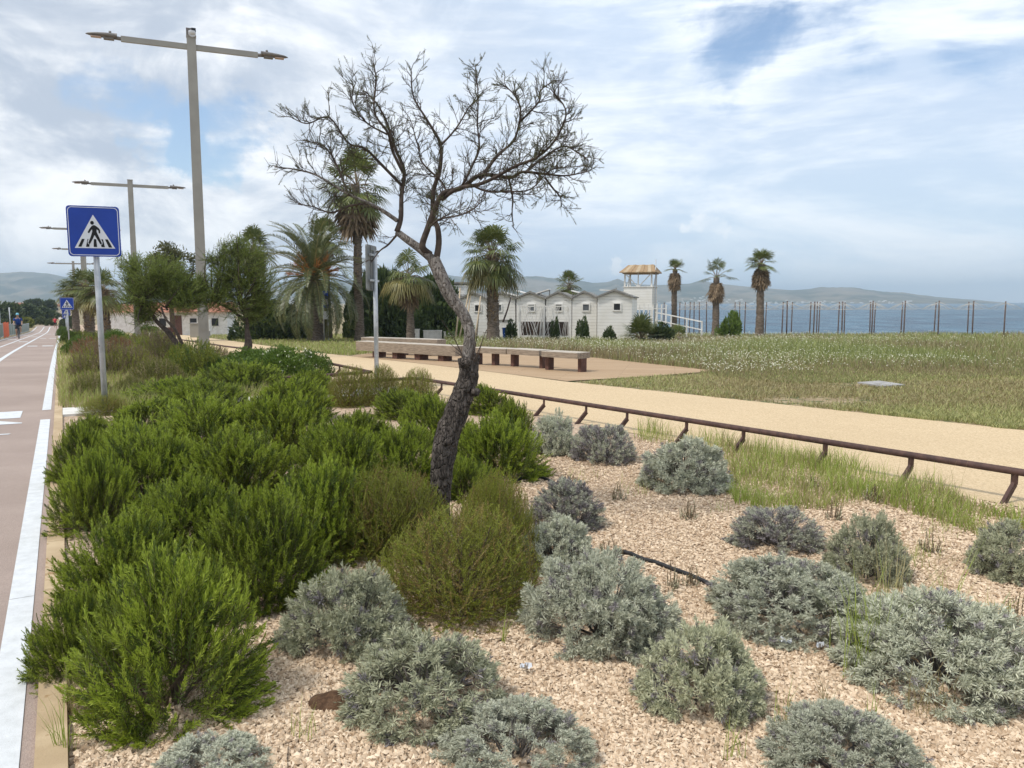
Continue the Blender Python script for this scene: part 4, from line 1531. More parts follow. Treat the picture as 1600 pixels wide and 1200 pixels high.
def shrub_mesh(name, seed, mats, r=0.5, h=0.6, n=700, slen=0.2, m=46, ll=0.028, lw=0.0036, up=0.45, a0=72, a1=18, K=0, spread=0.22, lamp_=0.16, zlow=-0.05, jit=0.22,
               mat2=None, tipmat=None, stem_r=0.0016, core=26, inner=0.25, corer=0.007, bendk=0.25, t0=0.12, tipfrac=0.72):
    rng = np.random.default_rng(seed)
    mb = MB()
    d, f = dome_dirs(rng, n, zlow, K, spread)
    f = f * lumps(rng, d, 16, lamp_) * np.where(rng.random(n) < inner, rng.uniform(0.55, 0.9, n), rng.uniform(0.92, 1.04, n))
    tip = d * np.array([r, r, h]) * f[:, None]
    tip[:, 2] = np.maximum(tip[:, 2], 0.03 + 0.03 * rng.random(n))
    ue = (up * np.clip(d[:, 2] * 1.5 + 0.25, 0.2, 1))[:, None]
    g = unit(d * np.array([1, 1, 0.6]) * (1 - ue) + np.array([0, 0, 1.0]) * ue + rng.normal(0, jit, (n, 3)) * 0.6)
    base = sprigs(mb, tip, g, slen, m, ll, lw, a0, a1, rng, 0, mat2, tipfrac, tipmat, len(mats) - 1, stem_r, t0, bendk)
    for k in range(core):
        b = base[rng.integers(0, n)]
        b = np.array([b[0], b[1], max(b[2], 0.03)])
        o = np.array([rng.normal(0, 0.05 * r), rng.normal(0, 0.05 * r), -0.02])
        mid = (o + b) / 2 + rng.normal(0, 0.05 * r, 3)
        mb.tube([o, mid, b], [corer * 1.4, corer, corer * 0.5], 5, len(mats) - 1, False)
    return mb.mesh(name, mats)


def leafball_mesh(name, seed, mats, r=0.5, h=0.5, n=9000, ll=0.03, lw=0.016, K=40, spread=0.2, lamp_=0.2, thick=0.35, zlow=-0.05, extra=None, core=16):
    """bush of small broad leaves in clumps"""
    rng = np.random.default_rng(seed)
    mb = MB()
    d, f = dome_dirs(rng, n, zlow, K, spread)
    f = f * lumps(rng, d, 14, lamp_) * (1 - thick * rng.random(n) ** 2)
    p = d * np.array([r, r, h]) * f[:, None]
    ok = p[:, 2] > 0.01
    p, d = p[ok], d[ok]
    ld = unit(d + rng.normal(0, 0.55, d.shape) + np.array([0, 0, 0.35]))
    leaves(mb, p, ld, ll * rng.uniform(0.7, 1.3, len(p)), lw * rng.uniform(0.8, 1.2, len(p)), rng, 0)
    if extra:
        k = extra[1]
        dd, ff = dome_dirs(rng, k, 0.05, 12, 0.12)
        pp = dd * np.array([r, r, h]) * (ff * 1.03)[:, None]
        leaves(mb, np.repeat(pp, 4, 0), rng.normal(size=(k * 4, 3)) + np.array([0, 0, 0.6]), 0.016, 0.012, rng, extra[0])
    for k in range(core):
        b = p[rng.integers(0, len(p))] * 0.95
        o = np.array([rng.normal(0, 0.06 * r), rng.normal(0, 0.06 * r), -0.03])
        mb.tube([o, (o + b) / 2 + rng.normal(0, 0.06 * r, 3), b], [0.012, 0.008, 0.003], 5, len(mats) - 1, False)
    return mb.mesh(name, mats)


ROSE = [shrub_mesh('rosemary_leaves', 11 + i, [l_rose, l_rosedk, l_rosetip, m_stembrown], 0.5, 0.6, 960, 0.20, 62, 0.033, 0.0047, 0.42, 68, 16, 75, 0.15, 0.16, -0.03, 0.25, (1, 0.35), 2, tipfrac=0.58, inner=0.2, core=34) for i in range(4)]
LAV = [shrub_mesh('lavender_leaves', 41 + i, [l_lav, l_lavdead, m_stemgrey], 0.3, 0.34, 1000, 0.062, 26, 0.033, 0.0056, 0.20, 92, 20, 86, 0.098, 0.07, -0.05, 0.22, (1, 0.06), None, core=46, corer=0.005, inner=0.10, bendk=0.15, t0=0.2) for i in range(3)]
LAVBIG = [shrub_mesh('broad_lavender_leaves', 45 + i, [l_lav, l_lavdead, m_stemgrey], 0.42, 0.42, 2000, 0.064, 26, 0.033, 0.0056, 0.20, 92, 20, 140, 0.080, 0.10, -0.05, 0.22, (1, 0.09), None, core=60, corer=0.006, inner=0.12, bendk=0.15, t0=0.2) for i in range(2)]
LAVG = [shrub_mesh('lavender_greenish_leaves', 51 + i, [l_lavgreen, l_lavdead, m_stemgrey], 0.3, 0.34, 1050, 0.062, 26, 0.032, 0.0052, 0.24, 92, 20, 100, 0.10, 0.06, -0.05, 0.22, (1, 0.10), None, core=46, corer=0.005, inner=0.10, bendk=0.15, t0=0.2) for i in range(2)]
LAVD = [shrub_mesh('lavender_faded_leaves', 61 + i, [l_lav, l_lavdead, m_stemgrey], 0.3, 0.34, 980, 0.062, 24, 0.028, 0.0046, 0.22, 90, 20, 76, 0.10, 0.08, -0.05, 0.25, (1, 0.50), None, core=60, corer=0.005, inner=0.12, bendk=0.15, t0=0.2) for i in range(2)]
BROOM = [shrub_mesh('broom_shoots', 71 + i, [l_broom, l_broomb, m_stembrown], 0.5, 0.75, 1700, 0.26, 58, 0.018, 0.0034, 0.50, 60, 24, 0, 0.2, 0.16, -0.03, 0.42, (1, 0.26), None, core=40, inner=0.35, bendk=0.35, stem_r=0.0012) for i in range(2)]
SEED = [shrub_mesh('seedling_shoots', 81 + i, [l_heath, l_lavgreen, m_stembrown], 0.055, 0.12, 22, 0.10, 26, 0.016, 0.003, 0.85, 40, 15, 0, 0.2, 0.1, 0.1, 0.18, (1, 0.45), None, core=4, corer=0.003, inner=0.2) for i in range(3)]
HEATH = [shrub_mesh('heath_shoots', 91 + i, mt, 0.5, 0.4, 800, 0.22, 24, 0.032, 0.007, 0.55, 60, 25, 0, 0.2, 0.25, 0.0, 0.4, (1, 0.4), None, core=20) for i, mt in enumerate(([l_heath, l_broom, m_stembrown], [l_rust, l_heath, m_stembrown], [l_yel, l_dry, m_stembrown], [l_broom, l_lent, m_stembrown]))]
LENT = [leafball_mesh('lentisk_leaves', 101, [l_lent, l_yel, l_flower, m_stembrown], 0.5, 0.45, 9500, 0.034, 0.017, 60, 0.15, 0.2), leafball_mesh('lentisk_leaves_in_flower', 102, [l_lent, l_yel, l_flower, m_stembrown], 0.5, 0.45, 9500, 0.034, 0.017, 60, 0.15, 0.2, extra=(2, 70))]
HEDGE = [leafball_mesh('hedge_leaves', 111 + i, [l_dark, m_stembrown], 1.0, 1.0, 9000, 0.14, 0.075, 46, 0.17, 0.22, 0.4) for i in range(2)]


def put_shrub(name, me, base_r, base_h, px_, yb, wpx, hpx, label, cat, group=None, rz=0.0, sq=1.0):
    """front foot of the bush at (px_, yb), wpx wide and hpx tall in the photograph"""
    c = G(px_, yb)
    r = 0.2
    for _ in range(6):
        dist = math.sqrt(c.x ** 2 + c.y ** 2 + (EYE - c.z) ** 2)
        r = wpx / 2 * dist / math.hypot(F, px_ - 800, yb - 600)
        hor = math.hypot(c.x, c.y)
        sphi = (EYE - c.z) / dist
        f = G(px_, yb)
        c = Vector((f.x * (1 + r * 0.93 / math.hypot(f.x, f.y)), f.y * (1 + r * 0.93 / math.hypot(f.x, f.y)), 0))
        c.z = float(HX(c.x, c.y))
    A = hpx * dist / math.hypot(F, px_ - 800, yb - 600)
    cphi = math.sqrt(max(0.05, 1 - sphi ** 2))
    v = (A - r * sphi * 0.93) ** 2 - (r * sphi) ** 2
    h = math.sqrt(v) / cphi if v > 0 else 0.0
    h = max(h, 0.55 * r)
    k = r / base_r
    o = place(name, me, c, rz, (k * 0.97, k * sq, h / base_h), label, cat, group)
    return o


rg = random.Random(17)
GL = 'silvery lavender shrubs on the pale gravel'
for kind, px_, yb, wp, hp, lab in (
        ('g', 545, 1046, 190, 158, 'silver-blue lavender tucked against the left side of the olive bush'),
        ('g', 662, 1172, 265, 180, 'wide pale lavender at the front, just right of the soil mound'),
        ('l', 808, 1268, 262, 160, 'lavender cut off by the bottom picture edge, below the middle'),
        ('g', 1094, 1150, 202, 174, 'dense round greyish-green lavender standing alone on the gravel in front'),
        ('l', 935, 1042, 238, 170, 'broad lavender right of the olive bush with a deep blue-grey crown'),
        ('l', 868, 905, 130, 95, 'lavender squeezed between the olive bush and the broad lavender'),
        ('l', 1234, 1014, 258, 144, 'large spreading lavender beside the end of the black hose'),
        ('l', 1462, 1130, 322, 200, 'biggest lavender at the right edge, with grass blades growing through it'),
        ('l', 1316, 1280, 268, 168, 'bluish lavender cut off by the bottom edge near the right corner'),
        ('d2', 1211, 875, 146, 84, 'medium lavender with a dark patch on its right side'),  # darker shoots mixed at random through the whole dome
        ('g', 1352, 924, 124, 122, 'upright egg-shaped lavender, taller than wide'),
        ('g', 1580, 918, 128, 98, 'lavender cut by the right picture edge below the rail'),
        ('l', 1068, 778, 148, 92, 'round bluish lavender at the corner of the green grass'),
        ('d', 942, 733, 108, 72, 'greyish faded lavender under the rail, right of another one'),
        ('l', 866, 717, 78, 74, 'small lavender under the rail next to the green rosemary'),
        ('d', 884, 841, 128, 90, 'ash-grey half-dead lavender behind the broad one'),
        ('l', 338, 1262, 190, 92, 'lavender peeping in at the bottom edge before the big rosemary'),
        ('l', 800, 868, 66, 60, 'small pale lavender hidden in the right flank of the olive bush')):
    me = {'l': LAV, 'g': LAVG, 'd': LAVD, 'd2': LAVD}[kind]
    me = me[rg.randrange(len(me))]
    br_, bh_ = 0.3, 0.34
    if wp > 235 and kind == 'l':
        me, br_, bh_ = LAVBIG[rg.randrange(2)], 0.42, 0.42
    put_shrub('lavender_shrub', me, br_, bh_, px_, yb, wp, hp, lab, 'lavender', GL, rg.uniform(0, 6.2), rg.uniform(0.92, 1.08))

GR = 'green rosemary bushes in the planting bed'
deep = 'green rosemary bush inside the dense mass between the road kerb and the bare tree'
for px_, yb, wp, hp, lab in (
        (272, 1192, 345, 315, 'largest rosemary bush, filling the lower left corner'),
        (128, 1082, 168, 160, 'dark rosemary overhanging the kerb behind the largest one'),
        (200, 985, 245, 185, 'rosemary directly behind the largest one, beside the kerb'),
        (415, 975, 240, 215, 'deep green rosemary left of the silver-blue lavender'),
        (300, 905, 235, 175, deep),
        (500, 900, 215, 180, deep),
        (150, 848, 150, 155, 'rosemary bush hugging the kerb with a dark base, level with the bare tree foot'),
        (245, 815, 200, 150, deep), (375, 815, 215, 160, deep), (545, 800, 200, 150, deep), (630, 775, 165, 130, deep),
        (640, 850, 150, 110, deep), (778, 765, 170, 130, 'rosemary bush immediately right of the bare tree trunk'),
        (130, 765, 112, 105, 'rosemary bush at the kerb left of the sign pole foot, with drooping edge'),
        (205, 745, 170, 105, deep), (315, 735, 190, 120, deep), (440, 730, 195, 125, deep),
        (560, 715, 135, 80, deep), (690, 705, 140, 95, deep),
        (800, 695, 84, 78, 'rosemary bush reaching up to the left end of the near rail'),
        (140, 695, 80, 48, 'low dark rosemary tuft growing over the kerb near the white slab'),
        (225, 682, 135, 64, deep), (320, 668, 175, 82, deep), (445, 668, 150, 82, deep),
        (265, 636, 135, 48, deep), (380, 625, 160, 64, deep), (725, 792, 125, 90, deep), (475, 625, 90, 50, 'rosemary bush at the edge of the bare gravel gap by the bare pole'),
        (640, 660, 115, 55, deep), (765, 652, 95, 55, 'rosemary bush just behind the trunk touching the rail')):
    put_shrub('rosemary_bush', ROSE[rg.randrange(4)], 0.505, 0.61, px_, yb, wp, hp, lab, 'rosemary', GR, rg.uniform(0, 6.2), rg.uniform(0.9, 1.15))

for px_, yb, wp, hp, lab in ((712, 1004, 275, 200, 'tall olive-brown wiry bush hiding the foot of the bare tree'), (765, 880, 130, 130, 'small wiry bush just right of the bare tree foot'), (605, 895, 205, 165, 'olive-brown wiry bush left of the tree foot, mixed with rosemary'), (775, 915, 135, 175, 'brownish wiry bush right of the tree foot')):
    put_shrub('broom_bush', BROOM[rg.randrange(2)], 0.5, 0.75, px_, yb, wp, hp, lab, 'bush', 'olive-brown wiry bushes round the tree foot', rg.uniform(0, 6.2))

for i, (px_, yb, wp, hp, lab) in enumerate(((967, 788, 26, 34, 'dark twiggy seedling between the grey and the round lavender'), (1075, 818, 34, 38, 'thin upright seedling below the round lavender'), (955, 878, 46, 38, 'spreading seedling at the left end of the black hose'),
                                            (1048, 930, 30, 48, 'seedling standing just left of the middle of the hose'), (1079, 924, 30, 40, 'green seedling right of its twin beside the hose'), (890, 758, 34, 20, 'tiny seedling above the ash-grey lavender'),
                                            (1452, 870, 36, 46, 'dark seedling right of the egg-shaped lavender'), (1365, 790, 38, 34, 'dark seedling in the grass under the rail leg'), (1302, 818, 30, 38, 'seedling on the grass edge above the egg-shaped lavender'),
                                            (1265, 768, 40, 26, 'dark seedling in the bright grass, below the rail'), (1588, 985, 56, 56, 'dark seedling at the right picture edge above the biggest lavender'), (786, 788, 26, 32, 'dead seedling beside the right flank of the olive bush'))):
    put_shrub('seedling', SEED[i % 3], 0.055, 0.12, px_, yb, wp, hp, lab, 'seedling', 'small seedlings on the gravel', rg.uniform(0, 6.2))

# mixed shrubs farther along the bed
GM = 'mixed shrubs in the far part of the bed'
for kind, px_, yb, wp, hp, lab in (
        ('L', 438, 606, 130, 66, 'leafy bright green bush with tiny white flowers left of the bare pole'), ('L', 480, 592, 80, 45, 'round leafy bush at the end of the far rail'), ('l', 395, 592, 110, 52, 'leafy green bush at the foot of the right green tamarisk'),
        ('l', 350, 600, 90, 45, 'leafy green bush under the lamp post foot'), ('l', 420, 572, 90, 30, 'flat leafy bush behind the flowering one'),
        ('y', 250, 612, 120, 58, 'yellow-green low bush right of the big sign pole'), ('y', 205, 625, 70, 40, 'yellowish bush touching the big sign pole on its right'), ('o', 310, 602, 110, 70, 'olive-green wiry bush before the left green tamarisk'), ('o', 285, 585, 70, 48, 'olive wiry tuft at the left tamarisk foot'),
        ('y', 142, 628, 85, 50, 'light green grassy clump overhanging the kerb'), ('h', 152, 596, 90, 52, 'grey-brown heath mound beside the kerb'), ('r', 160, 562, 88, 36, 'rusty brown heath behind the grey-brown mound'), ('r', 195, 560, 60, 36, 'rusty patch of heath just right of the big sign pole'),
        ('h', 195, 595, 80, 46, 'dry brown tangle right behind the big sign pole'), ('o', 222, 575, 70, 46, 'tall olive broom between the big sign and the left tamarisk'), ('h', 258, 582, 70, 48, 'straw-coloured dry shrub left of the tamarisk stem'),
        ('o', 212, 552, 80, 30, 'green broom below the second lamp post'), ('l', 124, 556, 56, 34, 'dark green bush at the kerb behind the heath'), ('l', 112, 538, 40, 24, 'small green bush at the kerb near the far signs'), ('o', 150, 545, 56, 26, 'upright green broom left of the fan palm trunks'),
        ('o', 126, 538, 46, 22, 'green broom bush behind the far blue signs'), ('l', 180, 545, 60, 32, 'leafy bush left of the second lamp post'), ('l', 232, 530, 50, 24, 'leafy bush on the path side near the second lamp'), ('h', 240, 556, 80, 36, 'brown dry bush before the sand path, left of the near lamp'),
        ('o', 172, 532, 56, 20, 'olive bush at the foot of the fan palms'), ('h', 330, 575, 60, 30, 'dry pale grass clump at the near lamp base'), ('l', 100, 525, 26, 16, 'tiny far green bush by the road edge'),
        ('s', 168, 652, 80, 34, 'dark leafy shoots round the foot of the big sign pole'), ('s', 545, 640, 80, 66, 'thin brownish-green stalks left of the bare pole'), ('s', 600, 632, 70, 60, 'thin green stalks around the bare pole foot'), ('s', 650, 640, 70, 62, 'tall thin stalks right of the bare pole')):
    if kind in 'Ll':
        me, br, bh = LENT[1 if kind == 'L' else 0], 0.5, 0.45
    elif kind == 's':
        me, br, bh = BROOM[0], 0.5, 0.75
    else:
        me, br, bh = HEATH['hryo'.index(kind)], 0.5, 0.4
    put_shrub('leafy_shrub' if kind in 'Ll' else ('stalky_shrub' if kind == 's' else 'heath_shrub'), me, br, bh, px_, yb, wp, hp, lab, 'shrub', GM, rg.uniform(0, 6.2))

# dark hedge and bushes before the huts
SMALL = [leafball_mesh('small_bush_leaves', 121 + i, [l_dark if i == 0 else l_lent, m_stembrown], 1.0, 1.0, 2200, 0.20, 0.11, 18, 0.24, 0.30, 0.7, -0.3) for i in range(2)]
GH = 'dark bushes in front of the huts'
for px_, yb, wp, hp, Y_, lab in ((610, 532, 120, 125, 51, 'large dark hedge bush behind the small fan palm'), (668, 532, 110, 112, 51.5, 'dark green hedge bush behind the leaning trunk'), (570, 532, 70, 110, 52, 'dark bush between the tall palm and the bare pole'), (420, 532, 110, 70, 50, 'dark bush under the left side of the date palm'),
                                 (912, 522, 26, 27, 43, 'small round dark bush in front of the white huts'), (800, 522, 24, 22, 42.5, 'little leafy bush left of the lattice screen'), (868, 520, 18, 24, 43.5, 'leafy plant climbing in front of the lattice screen'), (1138, 520, 40, 24, 52, 'grey-green bush at the foot of the middle tall palm'),
                                 (955, 522, 26, 12, 42, 'low green bush left of the large fan leaves'), (1030, 522, 50, 18, 43, 'dark low bush right of the large fan leaves'), (640, 528, 70, 50, 49, 'low hedge bush behind the small palm trunk'), (722, 528, 40, 30, 46, 'low leafy bush behind the stakes')):
    z = float(H(Y_))
    wv = wp / F * Y_
    top = PT(px_, yb - hp, Y_).z - z
    p = PT(px_, 500, Y_)
    place('hedge_bush', HEDGE[rg.randrange(2)] if wp > 60 else SMALL[rg.randrange(2)], (p.x, Y_, z), rg.uniform(0, 6), (wv / 2, wv / 2, top * 0.97), lab, 'bush', GH)

# ------------------------------------------------------------------ palms


def fan_crown(mb, rng, c, n, R_, pet, e_lo, e_hi, mats, nseg=26, droop=0.35, wind=0.0):
    """n fan leaves round the point c; elevation runs from e_lo to e_hi degrees"""
    for i in range(n):
        u = (i + 0.5) / n
        el = R(e_lo + (e_hi - e_lo) * u + rng.normal(0, 7))
        az = i * 2.39996 + rng.normal(0, 0.25)
        d0 = np.array([math.cos(az) * math.cos(el), math.sin(az) * math.cos(el), math.sin(el)])
        d0[0] += wind
        d0 /= np.linalg.norm(d0)
        L = pet * rng.uniform(0.75, 1.2)
        m1 = np.array(c) + d0 * L * 0.6
        sag = 0.18 * L * math.cos(el)
        hub = np.array(c) + d0 * L + np.array([0, 0, -sag])
        d1 = unit((hub - m1)[None])[0]
        side = np.cross(d1, (0, 0, 1.0))
        side = side / max(1e-6, np.linalg.norm(side)) if np.linalg.norm(side) > 0.05 else np.array([1.0, 0, 0])
        nrm = np.cross(side, d1)
        mb.tube([c, m1, hub], [0.022, 0.018, 0.012], 4, mats[1], False)
        RR = R_ * rng.uniform(0.8, 1.12)
        ang = np.radians(np.linspace(-118, 118, nseg)) + rng.normal(0, 0.03, nseg)
        ln = RR * (0.72 + 0.28 * np.cos(ang * 0.75)) * rng.uniform(0.88, 1.08, nseg)
        dr = np.cos(ang)[:, None] * d1 + np.sin(ang)[:, None] * side + 0.18 * (1 - np.abs(np.sin(ang)))[:, None] * nrm
        dr = unit(dr)
        wd = np.cross(dr, nrm)
        wd = unit(wd)
        a = hub + dr * ln[:, None] * 0.06
        fold = nrm * 0.02 * RR * np.where(np.arange(nseg) % 2, 1, -1)[:, None]
        b = hub + dr * ln[:, None] * 0.58 + np.array([0, 0, -1.0]) * (droop * 0.10 * ln)[:, None] + fold
        e = hub + dr * ln[:, None] * 0.94 + np.array([0, 0, -1.0]) * (droop * (0.45 + 0.35 * rng.random(nseg)) * ln)[:, None]
        w2 = (2 * math.pi * 236 / 360 / nseg) * 0.5 * ln[:, None] * 0.52
        mb.quads(np.stack([a - wd * 0.006, b - wd * w2, b + wd * w2, a + wd * 0.006], 1), mats[0])
        mb.quads(np.stack([b - wd * w2, e - wd * 0.005, e + wd * 0.005, b + wd * w2], 1), mats[0])


def palm_trunk(t, rng, h, r0, r1, lean=(0, 0), stubs=0, stub_from=0.4, mat=None):
    mb = MB()
    k = int(h / 0.09) + 4
    zs = np.linspace(-0.1, h, k)
    u = np.clip(zs / h, 0, 1)
    rad = r0 + (r1 - r0) * u + 0.35 * r0 * np.exp(-zs / 0.35) + rng.normal(0, 0.012, k) + 0.012 * (np.arange(k) % 2)
    P = np.stack([lean[0] * u ** 1.6 + 0.02 * np.sin(zs * 1.3), lean[1] * u ** 1.6, zs], -1)
    mb.tube(P, rad, 12, 0, True)
    if stubs:
        n = stubs
        z = rng.uniform(stub_from * h, h * 0.99, n)
        a = rng.uniform(0, 2 * math.pi, n)
        uu = z / h
        rr = r0 + (r1 - r0) * uu
        c = np.stack([lean[0] * uu ** 1.6 + np.cos(a) * rr * 0.9, lean[1] * uu ** 1.6 + np.sin(a) * rr * 0.9, z], -1)
        d = np.stack([np.cos(a) * 0.6, np.sin(a) * 0.6, np.full(n, 0.9)], -1)
        L = 0.20 * rng.uniform(0.7, 1.4, n)
        s = np.stack([-np.sin(a), np.cos(a), np.zeros(n)], -1)
        leaves(mb, c, d, L, 0.12, rng, 1, s)
        leaves(mb, c, d + np.array([0, 0, -1.2]), L * 0.8, 0.08, rng, 1, s)
    mb.build('trunk', [mat or m_palmtrunk, l_palmd], t)
    return (lean[0], lean[1], h)


def fan_palm(label, px_, Y_, ytop, ycrown, yb=None, Rl=0.85, pet=0.8, n=34, r0=0.24, skirt=26, skirt_len=0.9, lean=0.0, seed=1, droop=0.35, e_lo=-35, e_hi=82, wind=0.0, stubs=0, nseg=24, yellow=0.0, group='fan palms', skirt_lo=-86, skirt_hi=-55):
    """ycrown: pixel row of the crown heart"""
    rng = np.random.default_rng(seed)
    p = PT(px_, 500, Y_)
    z = float(HX(p.x, Y_))
    t = thing('fan_palm', label, 'palm tree', (p.x, Y_, z), 0, group)
    h = PT(px_, ycrown, Y_).z - z
    c = palm_trunk(t, rng, h, r0, r0 * 0.78, (lean, 0), stubs, 0.25)
    cr = MB()
    fan_crown(cr, rng, c, n, Rl, pet, e_lo, e_hi, (0, 2), nseg, droop, wind)
    if yellow:
        fan_crown(cr, rng, (c[0], c[1], c[2] - 0.1), int(n * yellow), Rl, pet, e_lo - 15, e_lo + 20, (1, 2), nseg, droop * 1.6, wind)
    cr.build('crown', [l_palm, l_palmy, l_palmd], t)
    if skirt:
        sk = MB()
        for kz in range(3):
            fan_crown(sk, rng, (c[0] * (1 - 0.05 * kz), c[1], c[2] - 0.12 - 0.22 * kz * skirt_len), skirt // 3, Rl * 0.75 * skirt_len, pet * 0.45 * skirt_len, skirt_lo, skirt_hi, (0, 0), 14, 0.25)
        sk.build('dead_leaf_skirt', [l_palmd], t)
    return t


fan_palm('tallest fan palm with a long brown skirt behind the bare tree', 561, 45, 235, 290, Rl=1.2, pet=1.35, n=42, r0=0.27, skirt=54, skirt_len=1.55, seed=3, e_lo=-50, stubs=60, wind=-0.12)
fan_palm('full-crowned fan palm with a shaggy trunk before the huts', 770, 41.5, 335, 398, Rl=0.95, pet=1.15, n=46, r0=0.33, skirt=20, skirt_len=0.9, seed=5, e_lo=-42, e_hi=85, stubs=260, yellow=0.5, droop=0.6, wind=-0.05, nseg=28)
fan_palm('small yellowish fan palm before the dark hedge', 641, 42, 395, 432, Rl=0.85, pet=0.95, n=16, r0=0.22, skirt=24, skirt_len=1.2, seed=7, e_lo=-10, yellow=1.4, droop=0.7, lean=-0.05)
fan_palm('fan palm rising behind the roofs of the huts', 889, 62, 422, 447, Rl=0.75, pet=0.8, n=24, r0=0.22, skirt=12, seed=9, e_lo=-30)
GT = 'three tall slim fan palms by the sea'
fan_palm('leftmost and thinnest of the three palms by the sea, with a plume-like skirt', 1053, 60, 405, 421, Rl=0.55, pet=0.55, n=16, r0=0.24, skirt=66, skirt_len=1.45, seed=11, e_lo=0, lean=0.0, group=GT, droop=0.2)
fan_palm('middle palm of the three by the sea, with few wind-blown leaves', 1118, 57, 405, 434, Rl=0.7, pet=0.95, n=11, r0=0.27, skirt=60, skirt_len=1.25, seed=13, e_lo=0, e_hi=80, wind=-0.1, group=GT)
fan_palm('rightmost and tallest of the three palms by the sea', 1187, 56, 390, 413, Rl=0.75, pet=0.7, n=22, r0=0.30, skirt=60, skirt_len=1.4, seed=15, e_lo=-15, e_hi=85, wind=-0.35, group=GT)
GP = 'bushy fan palms at the far end of the bed'
fan_palm('bushy wind-blown fan palm right of the far blue signs', 139, 44, 420, 448, Rl=0.8, pet=0.75, n=30, r0=0.28, skirt=24, seed=17, e_lo=-30, e_hi=70, wind=-0.55, yellow=0.5, stubs=150, group=GP, skirt_lo=-80, skirt_hi=-35)
fan_palm('bushy fan palm half hidden behind the big sign pole', 163, 40, 420, 452, Rl=0.8, pet=0.75, n=26, r0=0.27, skirt=24, seed=19, e_lo=-30, e_hi=70, wind=-0.3, yellow=0.4, stubs=150, group=GP, skirt_lo=-80, skirt_hi=-35)
fan_palm('farther fan palm at the left end of the palm clump', 118, 60, 430, 455, Rl=0.9, pet=0.8, n=24, r0=0.27, skirt=24, seed=21, e_lo=-30, e_hi=60, wind=-0.55, yellow=0.5, group=GP)
fan_palm('fan palm standing behind the right green tamarisk', 400, 50, 350, 388, Rl=0.95, pet=0.9, n=34, r0=0.26, skirt=42, skirt_len=1.3, seed=23, e_lo=-40)
fan_palm('fan palm rising behind the date palm crown', 512, 52, 340, 375, Rl=0.95, pet=1.0, n=34, r0=0.26, skirt=24, seed=25, e_lo=-40)


def low_fan(label, px_, Y_, yb, Rl, pet, n, seed, zup=0.25):
    rng = np.random.default_rng(seed)
    p = PT(px_, 500, Y_)
    z = float(HX(p.x, Y_))
    t = thing('dwarf_fan_palm', label, 'palm', (p.x, Y_, z), 0, 'dwarf fan palms before the lookout tower')
    mb = MB()
    fan_crown(mb, rng, (0, 0, zup), n, Rl, pet, 2, 85, (0, 1), 26, 0.15)
    mb.build('leaves', [l_palm, l_palmd], t)
    b = MB().tube([(0, 0, -0.1), (0, 0, zup + 0.05)], [0.22, 0.15], 10)
    b.build('stump', [m_palmtrunk], t)


low_fan('large dwarf fan palm with upright leaves right of the huts', 1002, 42.0, 520, 0.75, 0.75, 34, 31)
low_fan('small dwarf fan palm with few leaves at the ramp', 1062, 45.0, 520, 0.6, 0.45, 9, 33)

# date palm
rng = np.random.default_rng(77)
p = PT(492, 500, 44.5)
z = float(H(44.5))
t = thing('date_palm', 'broad date palm with arching feathery fronds and orange stalks', 'palm tree', (p.x, 44.5, z))
hc = PT(492, 432, 44.5).z - z
palm_trunk(t, rng, hc - 0.3, 0.42, 0.46, (0, 0), 120, 0.1)
mb = MB()
for i in range(95):
    u = (i + 0.5) / 95
    el = R(84 - 128 * u + rng.normal(0, 6))
    az = i * 2.39996 + rng.normal(0, 0.15)
    L = 4.15 * rng.uniform(0.85, 1.1)
    h0 = np.array([math.cos(az), math.sin(az), 0])
    K = 16
    P = [np.array([0, 0, hc - 0.25 * u])]
    e = el
    for k in range(K):
        P.append(P[-1] + (h0 * math.cos(e) + np.array([0, 0, math.sin(e)])) * L / K)
        e -= R(6.4) * (0.35 + 1.1 * k / K) * (0.6 + math.cos(el) * 0.6)
    P = np.array(P)
    P[:, 2] = np.maximum(P[:, 2], 0.05)
    mb.tube(P, np.linspace(0.035, 0.006, K + 1), 4, 1, False)
    mm = 62
    tt = np.linspace(0.12, 1.0, mm) * K
    ii = np.minimum(tt.astype(int), K - 1)
    fr = (tt - ii)[:, None]
    B = P[ii] * (1 - fr) + P[ii + 1] * fr
    T = unit(P[ii + 1] - P[ii])
    sd_ = unit(np.cross(T, np.array([0, 0, 1.0]) + 1e-3))
    up = np.cross(sd_, T)
    ll = 0.46 * np.sin(np.pi * np.clip(tt / K, 0.1, 0.97)) ** 0.6 * rng.uniform(0.85, 1.1, mm)
    for sg_ in (-1, 1):
        d = T * 0.75 + sd_ * sg_ * 0.85 + up * 0.30 + rng.normal(0, 0.08, (mm, 3))
        leaves(mb, B, d, ll, 0.045, rng, 0, unit(np.cross(unit(d), up)))
mb.build('crown', [l_phx, l_palmy], t)
mb = MB()
for i in range(70):
    az = rng.uniform(0, 6.28)
    el = R(rng.uniform(0, 62))
    d = np.array([math.cos(az) * math.cos(el), math.sin(az) * math.cos(el), math.sin(el)])
    o = np.array([0, 0, hc])
    q = o + d * rng.uniform(0.9, 1.45)
    mb.tube([o, o + (q - o) * 0.6, q], [0.02, 0.016, 0.01], 4, 0, False)
    k = 16
    dd = d[None] + rng.normal(0, 0.4, (k, 3))
    leaves(mb, np.repeat(q[None], k, 0) - d * rng.uniform(0, 0.4, (k, 1)), dd, 0.35, 0.03, rng, 0)
mb.build('fruit_stalks', [l_orange], t)

# ------------------------------------------------------------------ feathery green tamarisks


